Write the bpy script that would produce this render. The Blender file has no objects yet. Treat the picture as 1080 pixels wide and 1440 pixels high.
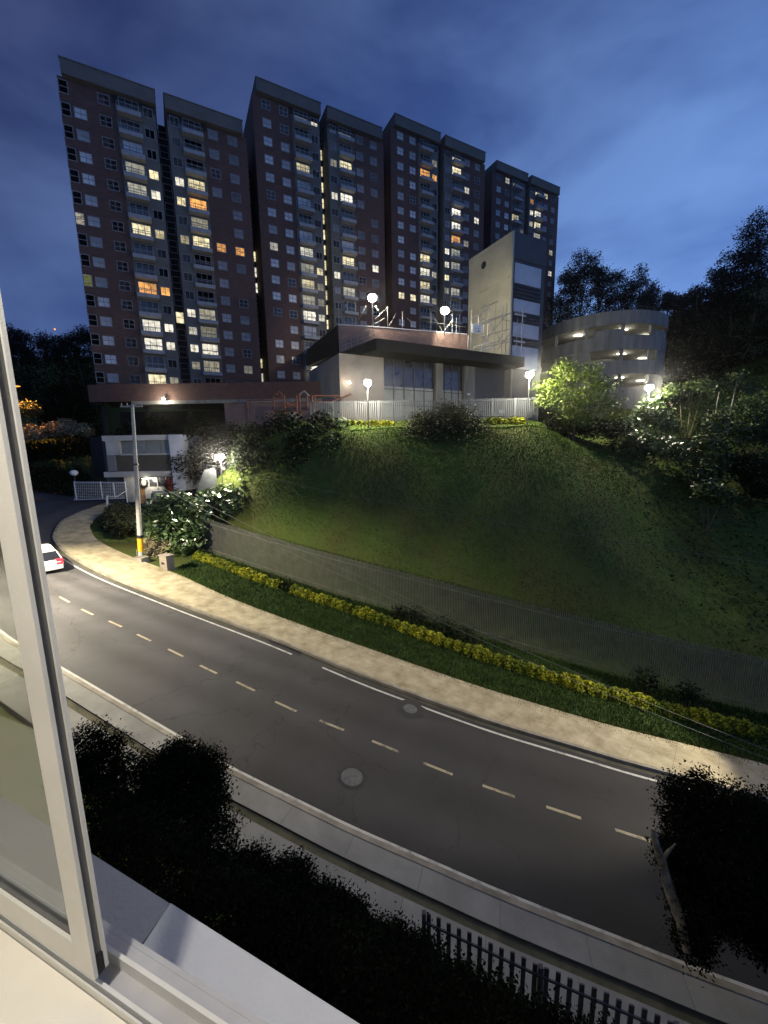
import bpy, math, random
import numpy as np
from mathutils import Vector, Matrix
R = math.radians
random.seed(7); RNG = np.random.default_rng(7)
S = bpy.context.scene
COL = S.collection

# ------------------------------------------------------------------ camera
FPX, PITCH, ROLL = 546.42, R(9.15), R(0.98)
FW = np.array([0, math.cos(PITCH), -math.sin(PITCH)])
_up = np.array([0, math.sin(PITCH), math.cos(PITCH)]); _rt = np.array([1., 0, 0])
RT = math.cos(ROLL)*_rt - math.sin(ROLL)*_up
UP = math.sin(ROLL)*_rt + math.cos(ROLL)*_up
cam = bpy.data.cameras.new('camera'); camo = bpy.data.objects.new('camera', cam); COL.objects.link(camo)
m = Matrix.Identity(4)
for i in range(3):
    m[i][0], m[i][1], m[i][2] = RT[i], UP[i], -FW[i]
camo.matrix_world = m
cam.sensor_fit = 'HORIZONTAL'; cam.sensor_width = 36; cam.lens = 36*FPX/1080
cam.clip_start = 0.02; cam.clip_end = 3000
S.camera = camo

# ------------------------------------------------------------------ world, sun, exposure
W = bpy.data.worlds.new('World'); S.world = W; W.use_nodes = True
def build_world():
    nt = W.node_tree; N = nt.nodes; L = nt.links
    bg = N['Background']
    sky = N.new('ShaderNodeTexSky'); sky.sky_type = 'NISHITA'; sky.sun_disc = False
    sky.sun_elevation = R(-2.0); sky.sun_rotation = R(120); sky.altitude = 1500; sky.air_density = 1.0; sky.dust_density = 0.6; sky.ozone_density = 3.0
    tc = N.new('ShaderNodeTexCoord'); mp = N.new('ShaderNodeMapping'); mp.inputs['Scale'].default_value = (1, 1, 2.4)
    mp.inputs['Rotation'].default_value = (0.2, 0.35, 0.4)
    L.new(tc.outputs['Generated'], mp.inputs['Vector'])
    n1 = N.new('ShaderNodeTexNoise'); n1.inputs['Scale'].default_value = 1.7; n1.inputs['Detail'].default_value = 6; n1.inputs['Roughness'].default_value = 0.52
    n1.inputs['Distortion'].default_value = 0.5
    L.new(mp.outputs[0], n1.inputs['Vector'])
    r = N.new('ShaderNodeValToRGB'); r.color_ramp.elements[0].position = 0.38; r.color_ramp.elements[0].color = (0.52, 0.54, 0.64, 1)
    r.color_ramp.elements[1].position = 0.62; r.color_ramp.elements[1].color = (1.50, 1.36, 1.16, 1)
    L.new(n1.outputs['Fac'], r.inputs[0])
    mx = N.new('ShaderNodeMix'); mx.data_type = 'RGBA'; mx.blend_type = 'MULTIPLY'; mx.inputs[0].default_value = 1
    L.new(sky.outputs[0], mx.inputs[6]); L.new(r.outputs[0], mx.inputs[7])
    # thin cloud deck: even dusk blue, paler towards the west (right) and the horizon
    dt = N.new('ShaderNodeVectorMath'); dt.operation = 'DOT_PRODUCT'; dt.inputs[1].default_value = (0.50, -0.10, -0.80); L.new(tc.outputs['Generated'], dt.inputs[0])
    gr = N.new('ShaderNodeValToRGB'); e = gr.color_ramp.elements
    e[0].position = 0.0; e[0].color = (*SKY_HIGH, 1); e[1].position = 1.0; e[1].color = (*SKY_LOW, 1)
    mr = N.new('ShaderNodeMapRange'); mr.inputs[1].default_value = -.80; mr.inputs[2].default_value = .42; L.new(dt.outputs['Value'], mr.inputs[0]); L.new(mr.outputs[0], gr.inputs[0])
    cl = N.new('ShaderNodeMix'); cl.data_type = 'RGBA'; cl.blend_type = 'MULTIPLY'; cl.inputs[0].default_value = 1
    L.new(gr.outputs[0], cl.inputs[6]); L.new(r.outputs[0], cl.inputs[7])
    ad = N.new('ShaderNodeMix'); ad.data_type = 'RGBA'; ad.blend_type = 'MIX'; ad.inputs[0].default_value = SKY_MIX
    L.new(mx.outputs[2], ad.inputs[6]); L.new(cl.outputs[2], ad.inputs[7])
    L.new(ad.outputs[2], bg.inputs[0]); bg.inputs[1].default_value = SKY_STR
SKY_STR = 0.15; SKY_MIX = 0.8; SKY_HIGH = (.34, .54, 1.5); SKY_LOW = (1.42, 3.1, 8.0)
build_world()
sl = bpy.data.lights.new('sun', 'SUN'); sl.energy = 0.015; sl.angle = R(20); sl.color = (0.75, 0.85, 1)
so = bpy.data.objects.new('sun', sl); COL.objects.link(so); so.rotation_euler = (R(70), 0, R(-120))
S.view_settings.view_transform = 'Standard'; S.view_settings.look = 'None'
S.view_settings.exposure = 0; S.view_settings.gamma = 1
S.cycles.use_denoising = True
S.cycles.max_bounces = 6; S.cycles.transparent_max_bounces = 12
S.cycles.sample_clamp_indirect = 3.0
S.cycles.use_light_tree = True

# lamp powers in watts, all lamps of the place
P_STREET, P_STREET2, P_TERR, P_COURT, P_GATE, P_ORANGE, P_ROOM = 29000, 13500, 6500, 5000, 4600, 26000, 165
HAZE = 0.0003
LAMP_COL = (1.0, 0.90, 0.70)

# ------------------------------------------------------------------ helpers: pixels of the photograph to points
def ray(x, y): return FW + RT*(x-540)/FPX - UP*(y-720)/FPX
def at(x, y, Y): r = ray(x, y); return r*(Y/r[1])
def atz(x, y, z): r = ray(x, y); return r*(z/r[2])
def hit(x, y, p0, n): r = ray(x, y); return r*(np.dot(p0, n)/np.dot(r, n))
def road_z(x): return -11 - .15*np.clip(x, -54, 34)
def atroad(x, y):
    r = ray(x, y); t = -11/(r[2]+.15*r[0]); return r*t

# ------------------------------------------------------------------ materials
def mat(name, c1, c2=None, rough=0.8, metal=0.0, scale=3.0, bump=0.0, bscale=40.0, spec=0.3, detail=6, coords='Object', lo=.35, hi=.65, island=0.0, mapscale=None):
    m = bpy.data.materials.new(name); m.use_nodes = True
    nt = m.node_tree; N = nt.nodes; L = nt.links; b = N['Principled BSDF']
    b.inputs['Roughness'].default_value = rough; b.inputs['Metallic'].default_value = metal
    b.inputs['Specular IOR Level'].default_value = spec
    tc = N.new('ShaderNodeTexCoord'); vec = tc.outputs[coords]
    if mapscale:
        mp = N.new('ShaderNodeMapping'); mp.inputs['Scale'].default_value = mapscale; L.new(vec, mp.inputs[0]); vec = mp.outputs[0]
    if c2 is None: c2 = tuple(v*.75 for v in c1)
    n = N.new('ShaderNodeTexNoise'); n.inputs['Scale'].default_value = scale; n.inputs['Detail'].default_value = detail; n.inputs['Roughness'].default_value = .62
    L.new(vec, n.inputs['Vector'])
    r = N.new('ShaderNodeValToRGB'); r.color_ramp.elements[0].position = lo; r.color_ramp.elements[1].position = hi
    r.color_ramp.elements[0].color = (*c2, 1); r.color_ramp.elements[1].color = (*c1, 1)
    L.new(n.outputs['Fac'], r.inputs[0]); out = r.outputs[0]
    if island:
        g = N.new('ShaderNodeNewGeometry'); mr = N.new('ShaderNodeMapRange'); mr.inputs[3].default_value = 1-island; mr.inputs[4].default_value = 1+island
        L.new(g.outputs['Random Per Island'], mr.inputs[0])
        hs = N.new('ShaderNodeHueSaturation'); L.new(out, hs.inputs['Color']); L.new(mr.outputs[0], hs.inputs['Value']); out = hs.outputs[0]
    L.new(out, b.inputs['Base Color'])
    if bump:
        n2 = N.new('ShaderNodeTexNoise'); n2.inputs['Scale'].default_value = bscale; n2.inputs['Detail'].default_value = 4
        L.new(vec, n2.inputs['Vector'])
        bp = N.new('ShaderNodeBump'); bp.inputs['Strength'].default_value = bump; bp.inputs['Distance'].default_value = .02
        L.new(n2.outputs['Fac'], bp.inputs['Height']); L.new(bp.outputs[0], b.inputs['Normal'])
    return m

def brick_mat(name, c1, c2, mortar, scale, bw=.24, bh=.08, ms=.012, rough=.85, coords='Object', vary=.35, rot=(R(90), 0, 0)):
    m = mat(name, c1, c2, rough=rough, scale=.6)
    nt = m.node_tree; N = nt.nodes; L = nt.links; b = N['Principled BSDF']
    src = b.inputs['Base Color'].links[0].from_socket
    tc = N.new('ShaderNodeTexCoord'); mp = N.new('ShaderNodeMapping'); mp.inputs['Rotation'].default_value = rot; L.new(tc.outputs[coords], mp.inputs[0])
    br = N.new('ShaderNodeTexBrick'); br.inputs['Scale'].default_value = scale; br.inputs['Brick Width'].default_value = bw; br.inputs['Row Height'].default_value = bh
    br.inputs['Mortar Size'].default_value = ms; br.inputs['Mortar'].default_value = (*mortar, 1)
    hs = N.new('ShaderNodeHueSaturation'); hs.inputs['Value'].default_value = 1-vary; L.new(src, hs.inputs['Color'])
    L.new(src, br.inputs['Color1']); L.new(hs.outputs[0], br.inputs['Color2'])
    L.new(mp.outputs[0], br.inputs['Vector']); L.new(br.outputs['Color'], b.inputs['Base Color'])
    return m

def emit(name, color, strength, vary=0.0, pattern=0.0, tex='curtain'):
    m = bpy.data.materials.new(name); m.use_nodes = True
    nt = m.node_tree; N = nt.nodes; L = nt.links; b = N['Principled BSDF']
    b.inputs['Base Color'].default_value = (*[c*.4 for c in color], 1); b.inputs['Roughness'].default_value = .25
    b.inputs['Emission Color'].default_value = (*color, 1); b.inputs['Emission Strength'].default_value = strength
    if vary or pattern:
        oi = N.new('ShaderNodeObjectInfo')
        tc = N.new('ShaderNodeTexCoord'); mp = N.new('ShaderNodeMapping'); mp.inputs['Scale'].default_value = (1.1, 1, 1.5)
        L.new(tc.outputs['Object'], mp.inputs[0])
        n = N.new('ShaderNodeTexNoise'); n.noise_dimensions = '4D'; n.inputs['Scale'].default_value = 1.5; n.inputs['Detail'].default_value = 3
        L.new(mp.outputs[0], n.inputs['Vector'])
        ml = N.new('ShaderNodeMath'); ml.operation = 'MULTIPLY'; ml.inputs[1].default_value = 50; L.new(oi.outputs['Random'], ml.inputs[0]); L.new(ml.outputs[0], n.inputs['W'])
        mr = N.new('ShaderNodeMapRange'); mr.inputs[1].default_value = .33; mr.inputs[2].default_value = .67; mr.inputs[3].default_value = strength*(1-pattern); mr.inputs[4].default_value = strength*(1+pattern)
        L.new(n.outputs['Fac'], mr.inputs[0])
        m2 = N.new('ShaderNodeMapRange'); m2.inputs[3].default_value = 1-vary; m2.inputs[4].default_value = 1+vary; L.new(oi.outputs['Random'], m2.inputs[0])
        mu = N.new('ShaderNodeMath'); mu.operation = 'MULTIPLY'; L.new(mr.outputs[0], mu.inputs[0]); L.new(m2.outputs[0], mu.inputs[1])
        L.new(mu.outputs[0], b.inputs['Emission Strength'])
    m.cycles.emission_sampling = 'NONE'
    return m

M = {}
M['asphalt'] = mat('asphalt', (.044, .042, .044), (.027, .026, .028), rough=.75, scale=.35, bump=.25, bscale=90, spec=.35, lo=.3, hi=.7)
def asphalt_wear_falloff(m):
    nt = m.node_tree; N = nt.nodes; L = nt.links; b = N['Principled BSDF']; src = b.inputs['Base Color'].links[0].from_socket
    tc = N.new('ShaderNodeTexCoord'); v = N.new('ShaderNodeTexVoronoi'); v.feature = 'DISTANCE_TO_EDGE'; v.inputs['Scale'].default_value = .22
    n = N.new('ShaderNodeTexNoise'); n.inputs['Scale'].default_value = .9; n.inputs['Detail'].default_value = 5
    ad = N.new('ShaderNodeMix'); ad.data_type = 'RGBA'; ad.blend_type = 'LINEAR_LIGHT'; ad.inputs[0].default_value = .9
    L.new(tc.outputs['Object'], n.inputs['Vector']); L.new(tc.outputs['Object'], ad.inputs[6]); L.new(n.outputs['Color'], ad.inputs[7]); L.new(ad.outputs[2], v.inputs['Vector'])
    cr = N.new('ShaderNodeMapRange'); cr.inputs[1].default_value = .0; cr.inputs[2].default_value = .006; cr.inputs[3].default_value = .45; cr.inputs[4].default_value = 1; L.new(v.outputs['Distance'], cr.inputs[0])
    wv = N.new('ShaderNodeTexWave'); wv.bands_direction = 'Y'; wv.inputs['Scale'].default_value = .088; wv.inputs['Distortion'].default_value = .6; wv.inputs['Detail'].default_value = 3; L.new(tc.outputs['UV'], wv.inputs['Vector'])
    wr = N.new('ShaderNodeMapRange'); wr.inputs[3].default_value = .82; wr.inputs[4].default_value = 1.18; L.new(wv.outputs['Fac'], wr.inputs[0])
    mu = N.new('ShaderNodeMath'); mu.operation = 'MULTIPLY'; L.new(cr.outputs[0], mu.inputs[0]); L.new(wr.outputs[0], mu.inputs[1])
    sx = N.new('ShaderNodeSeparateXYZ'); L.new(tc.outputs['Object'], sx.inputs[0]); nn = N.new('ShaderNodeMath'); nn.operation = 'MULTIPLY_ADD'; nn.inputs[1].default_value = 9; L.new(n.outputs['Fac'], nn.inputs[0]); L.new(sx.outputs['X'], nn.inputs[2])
    falloff = N.new('ShaderNodeMapRange'); falloff.inputs[1].default_value = -12; falloff.inputs[2].default_value = 9; falloff.inputs[3].default_value = 1.4; falloff.inputs[4].default_value = .55; L.new(nn.outputs[0], falloff.inputs[0])  # lamp falloff put into the colour: lighter at left, darker at right
    m3 = N.new('ShaderNodeMath'); m3.operation = 'MULTIPLY'; L.new(mu.outputs[0], m3.inputs[0]); L.new(falloff.outputs[0], m3.inputs[1])
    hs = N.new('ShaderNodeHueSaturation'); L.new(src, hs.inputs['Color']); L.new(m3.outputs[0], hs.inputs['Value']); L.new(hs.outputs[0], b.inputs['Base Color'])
asphalt_wear_falloff(M['asphalt'])
M['manhole'] = mat('manhole_iron', (.105, .105, .11), (.06, .06, .065), rough=.6, scale=6, bump=.3, bscale=40)
M['patch'] = mat('asphalt_patch', (.022, .021, .023), (.016, .016, .017), rough=.7, scale=2)
M['paint'] = mat('road_paint', (.46, .45, .41), (.13, .125, .12), rough=.6, scale=2.6, lo=.28, hi=.50)
M['paint_yellow'] = mat('road_paint_dash', (.32, .275, .18), (.07, .06, .05), rough=.6, scale=3.0, lo=.30, hi=.52)
M['kerb'] = mat('kerb_concrete', (.30, .27, .22), (.16, .14, .11), rough=.85, scale=1.2, bump=.2)
M['kerb_stain'] = mat('kerb_joint', (.09, .085, .06), (.05, .05, .035), rough=.9, scale=1.8)
def slab_mat(name, c1, c2, joint, bw, bh, sc=.8):
    m = mat(name, c1, c2, rough=.88, scale=sc, bump=.3, bscale=25, lo=.27, hi=.70, detail=9)
    nt = m.node_tree; N = nt.nodes; L = nt.links; b = N['Principled BSDF']
    src = b.inputs['Base Color'].links[0].from_socket
    tc = N.new('ShaderNodeTexCoord')
    br = N.new('ShaderNodeTexBrick'); br.offset = 0; br.inputs['Scale'].default_value = 1; br.inputs['Brick Width'].default_value = bw; br.inputs['Row Height'].default_value = bh
    br.inputs['Mortar Size'].default_value = .010; br.inputs['Mortar Smooth'].default_value = .8; br.inputs['Mortar'].default_value = (*joint, 1)
    hs = N.new('ShaderNodeHueSaturation'); hs.inputs['Value'].default_value = .95; L.new(src, hs.inputs['Color'])
    n = N.new('ShaderNodeTexNoise'); n.inputs['Scale'].default_value = .5; n.inputs['Detail'].default_value = 2
    L.new(tc.outputs['UV'], br.inputs['Vector'])
    L.new(src, br.inputs['Color1']); L.new(hs.outputs[0], br.inputs['Color2'])
    L.new(br.outputs['Color'], b.inputs['Base Color'])
    return m
M['pavement'] = slab_mat('pavement_concrete', (.45, .39, .265), (.20, .165, .095), (.14, .12, .075), 1.6, .95, 1.5)
M['path'] = slab_mat('path_concrete', (.27, .265, .245), (.165, .16, .145), (.10, .095, .085), 2.0, 2.4)
M['gutter'] = mat('gutter_grass', (.10, .09, .055), (.05, .05, .03), rough=.95, scale=2)
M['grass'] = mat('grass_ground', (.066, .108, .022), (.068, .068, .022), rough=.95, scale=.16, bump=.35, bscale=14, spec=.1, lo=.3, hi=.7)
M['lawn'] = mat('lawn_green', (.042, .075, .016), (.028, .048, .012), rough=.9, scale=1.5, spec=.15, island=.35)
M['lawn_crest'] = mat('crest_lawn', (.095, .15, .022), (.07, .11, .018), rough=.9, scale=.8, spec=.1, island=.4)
M['blade'] = mat('grass_blades', (.075, .112, .023), (.070, .072, .022), rough=.9, scale=.16, spec=.05, island=.25)
M['brick'] = brick_mat('brick_wall_dark', (.115, .055, .042), (.085, .042, .034), (.075, .058, .05), 1, .5, .16, .02, rot=(R(90), 0, 0))
M['brick_side'] = brick_mat('brick_wall_side', (.185, .105, .085), (.145, .082, .070), (.14, .12, .11), 1, .5, .16, .02, rot=(R(90), 0, R(90)))
M['brick_pink'] = brick_mat('brick_wall_pink', (.24, .145, .115), (.18, .11, .09), (.19, .15, .13), 1, .4, .13, .016)
M['plaster'] = mat('grey_plaster', (.115, .11, .10), (.085, .081, .075), rough=.9, scale=.5, bump=.1)
M['slab'] = mat('balcony_concrete', (.27, .27, .28), (.20, .20, .21), rough=.85, scale=.9)
M['fascia'] = mat('roof_fascia', (.115, .105, .092), (.085, .078, .07), rough=.9, scale=.5, bump=.15, bscale=10)
M['dark_gap'] = mat('recess_painted_shade', (.022, .021, .021), (.014, .014, .014), rough=.9, scale=1)  # near-black colour stands in for shade inside the recesses and podium
M['frame'] = mat('window_aluminium', (.20, .205, .215), (.16, .165, .17), rough=.45, scale=2, spec=.5)
M['rail'] = mat('balcony_rail', (.18, .18, .19), (.13, .13, .14), rough=.5, scale=2)
def pane_mat(name, c1, c2, metal, rough):
    m = mat(name, c1, c2, rough=rough, metal=metal, scale=1.2, spec=.8)
    nt = m.node_tree; N = nt.nodes; L = nt.links; b = N['Principled BSDF']
    oi = N.new('ShaderNodeObjectInfo'); mr = N.new('ShaderNodeMapRange'); mr.inputs[3].default_value = .45; mr.inputs[4].default_value = 1.25
    L.new(oi.outputs['Random'], mr.inputs[0]); hs = N.new('ShaderNodeHueSaturation')
    src = b.inputs['Base Color'].links[0].from_socket; L.new(src, hs.inputs['Color']); L.new(mr.outputs[0], hs.inputs['Value']); L.new(hs.outputs[0], b.inputs['Base Color'])
    return m
M['pane'] = pane_mat('sky_pale_pane', (.80, .80, .82), (.55, .56, .60), .0, .25)  # pale base colour stands in for dusk sky reflected in unlit glass
M['pane_dark'] = pane_mat('dark_pane', (.04, .04, .043), (.02, .02, .023), .0, .2)
M['pane_black'] = mat('unlit_stair_pane', (.012, .012, .013), rough=.5, spec=.05)
M['lit_white'] = emit('lit_pane_white', (1.0, .93, .74), .95, .45, .62)
M['lit_yellow'] = emit('lit_pane_yellow', (1.0, .86, .50), .85, .45, .62)
M['lit_orange'] = emit('lit_pane_orange', (1.0, .46, .12), .80, .45, .62)
M['lit_dim'] = emit('lit_pane_dim', (1.0, .92, .66), .30, .35, .5)
M['lit_green'] = emit('lit_pane_green', (.70, .80, .22), .55, .1, .3)
M['bulb'] = emit('lamp_glow', (1.0, .93, .76), 40)
M['bulb_orange'] = emit('lamp_glow_orange', (1.0, .36, .045), 2.2)
M['tube'] = emit('ceiling_tube', (1.0, .93, .72), 9)
M['globe'] = mat('globe_plastic', (.75, .75, .72), rough=.4)
M['steel'] = mat('galvanised_steel', (.30, .30, .29), (.22, .22, .21), rough=.5, metal=.5, scale=4)
M['white_steel'] = mat('white_painted_steel', (.68, .68, .65), (.55, .55, .52), rough=.5, scale=3)
M['dark_steel'] = mat('dark_painted_steel', (.075, .075, .078), (.05, .05, .055), rough=.5, scale=3)
M['fence'] = mat('grey_fence_paint', (.13, .13, .115), (.09, .09, .08), rough=.6, scale=2)
M['fence_white'] = mat('pale_fence_paint', (.11, .122, .132), (.08, .088, .096), rough=.55, scale=1.5)
M['concrete'] = mat('raw_concrete', (.19, .19, .175), (.11, .11, .10), rough=.9, scale=1.1, bump=.2, bscale=8, mapscale=(1, 1, .16))
M['khaki'] = mat('block_wall_khaki', (.40, .385, .29), (.31, .30, .225), rough=.9, scale=.3, bump=.1)
M['darkgrey'] = mat('charcoal_render', (.075, .078, .088), (.055, .058, .065), rough=.9, scale=.4)
M['panel'] = mat('pale_cladding_panel', (.46, .47, .52), (.38, .39, .43), rough=.8, scale=.6)
M['louver'] = mat('dark_louver', (.035, .035, .04), rough=.7)
M['canopy'] = mat('canopy_fascia', (.016, .0145, .014), (.011, .0105, .010), rough=.9, scale=.5)
M['glass_dim'] = mat('pale_glazing', (.26, .275, .26), (.17, .18, .17), rough=.6, scale=.7, spec=.25)  # pale matte base colour for glazing
M['render_grey'] = mat('grey_render', (.24, .225, .20), (.17, .16, .145), rough=.9, scale=.4)
M['render_beige'] = mat('beige_render', (.25, .215, .18), (.18, .155, .13), rough=.9, scale=.5)
M['brown'] = mat('brown_cladding', (.10, .085, .062), (.075, .062, .046), rough=.85, scale=.6)
M['white'] = mat('white_render', (.50, .475, .42), (.38, .36, .315), rough=.85, scale=.7)
M['wood'] = mat('varnished_wood', (.36, .19, .08), (.26, .13, .055), rough=.5, scale=2, mapscale=(1, 1, .1))
M['redwood'] = mat('red_brown_timber', (.17, .065, .04), (.12, .045, .03), rough=.7, scale=2)
M['pole'] = mat('pole_concrete', (.40, .39, .36), (.29, .28, .26), rough=.85, scale=1.5, bump=.2, bscale=30)
M['yellow'] = mat('yellow_paint', (.70, .36, .02), (.55, .27, .015), rough=.5, scale=5)
M['black'] = mat('black_rubber', (.012, .012, .013), rough=.6)
M['car'] = mat('white_car_paint', (.50, .49, .46), (.46, .45, .43), rough=.25, scale=1, spec=.6)
M['car_glass'] = mat('car_glass', (.012, .013, .015), rough=.08, spec=.8)
M['tail'] = emit('tail_light', (1.0, .03, .05), 2.2)
M['bark'] = mat('bark', (.13, .10, .075), (.07, .055, .04), rough=.95, scale=4, bump=.6, bscale=18)
M['bark_limb'] = mat('weathered_limb_bark', (.30, .27, .20), (.08, .07, .05), rough=.95, scale=5, bump=.6, bscale=16)
M['bark_pale'] = mat('pale_bark', (.42, .40, .33), (.17, .16, .12), rough=.9, scale=3, bump=.4)
def leafmat(name, c, c2, rough=.5, spec=.35): return mat(name, c, c2, rough=rough, scale=.6, spec=spec, island=.5)
M['leaf_dark'] = leafmat('dark_leaves', (.017, .026, .009), (.010, .016, .006), .7, .12)
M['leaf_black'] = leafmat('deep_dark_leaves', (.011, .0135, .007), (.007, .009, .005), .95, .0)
M['leaf_mid'] = leafmat('mid_green_leaves', (.055, .085, .022), (.035, .055, .014))
M['leaf_olive'] = leafmat('olive_leaves', (.060, .066, .022), (.030, .034, .011), .7)
M['leaf_bright'] = leafmat('bright_green_leaves', (.125, .175, .020), (.07, .11, .014), .6)
M['leaf_yellow'] = leafmat('yellow_green_leaves', (.30, .30, .020), (.075, .11, .012), .7, .15)
M['leaf_glossy'] = leafmat('glossy_broad_leaves', (.085, .13, .045), (.05, .085, .03), .28, .7)
M['leaf_red'] = leafmat('dark_red_leaves', (.14, .020, .022), (.085, .012, .014), .5)
M['leaf_straw'] = leafmat('dry_straw_leaves', (.34, .29, .17), (.22, .18, .10), .8)
M['leaf_pale'] = leafmat('pale_dry_frond', (.62, .58, .48), (.48, .44, .35), .8)
M['leaf_ground'] = leafmat('undergrowth_leaves', (.040, .062, .016), (.026, .042, .011), .9, .05)
M['dry'] = mat('dry_earth', (.20, .14, .075), (.13, .095, .05), rough=.95, scale=1.2, bump=.5, bscale=10)
M['sill'] = mat('white_sill', (.74, .71, .64), (.68, .65, .58), rough=.55, scale=3, bump=.05, bscale=200)
M['alu'] = mat('window_frame_aluminium', (.60, .60, .575), (.54, .54, .515), rough=.5, scale=8, bump=.08, bscale=300, spec=.5)
M['gasket'] = mat('grey_gasket', (.11, .11, .11), (.085, .085, .085), rough=.7, scale=8)
M['track'] = mat('track_aluminium', (.40, .40, .42), (.33, .33, .35), rough=.5, scale=8, spec=.5)
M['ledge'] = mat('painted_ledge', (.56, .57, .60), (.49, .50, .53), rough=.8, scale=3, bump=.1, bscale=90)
M['ledge_dark'] = mat('ledge_painted_shade', (.25, .26, .31), (.215, .225, .27), rough=.8, scale=3, bump=.1, bscale=90)  # ledge colour with the window's shade put in, for its left end
M['room'] = mat('room_wall_paint', (.66, .60, .50), (.62, .56, .46), rough=.8, scale=1)
M['tile'] = slab_mat('floor_tile', (.46, .42, .35), (.40, .36, .30), (.25, .22, .18), .5, .5)
M['board'] = mat('white_backboard', (.78, .78, .74), rough=.5)
M['orange_earth'] = mat('bare_bank', (.26, .17, .10), (.10, .07, .04), rough=.95, scale=.25, lo=.42, hi=.6)
def glass_mat():
    m = bpy.data.materials.new('window_glass'); m.use_nodes = True
    nt = m.node_tree; N = nt.nodes; L = nt.links; N.remove(N['Principled BSDF'])
    fr = N.new('ShaderNodeFresnel'); fr.inputs[0].default_value = 1.5
    tr = N.new('ShaderNodeBsdfTransparent'); tr.inputs[0].default_value = (.90, .92, .90, 1)
    gl = N.new('ShaderNodeBsdfGlossy'); gl.inputs['Roughness'].default_value = .03
    ml = N.new('ShaderNodeMath'); ml.operation = 'MULTIPLY'; ml.inputs[1].default_value = .5; ml.use_clamp = True
    L.new(fr.outputs[0], ml.inputs[0])
    mx = N.new('ShaderNodeMixShader'); L.new(ml.outputs[0], mx.inputs[0]); L.new(tr.outputs[0], mx.inputs[1]); L.new(gl.outputs[0], mx.inputs[2])
    L.new(mx.outputs[0], N['Material Output'].inputs[0])
    return m
M['glass'] = glass_mat()

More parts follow.
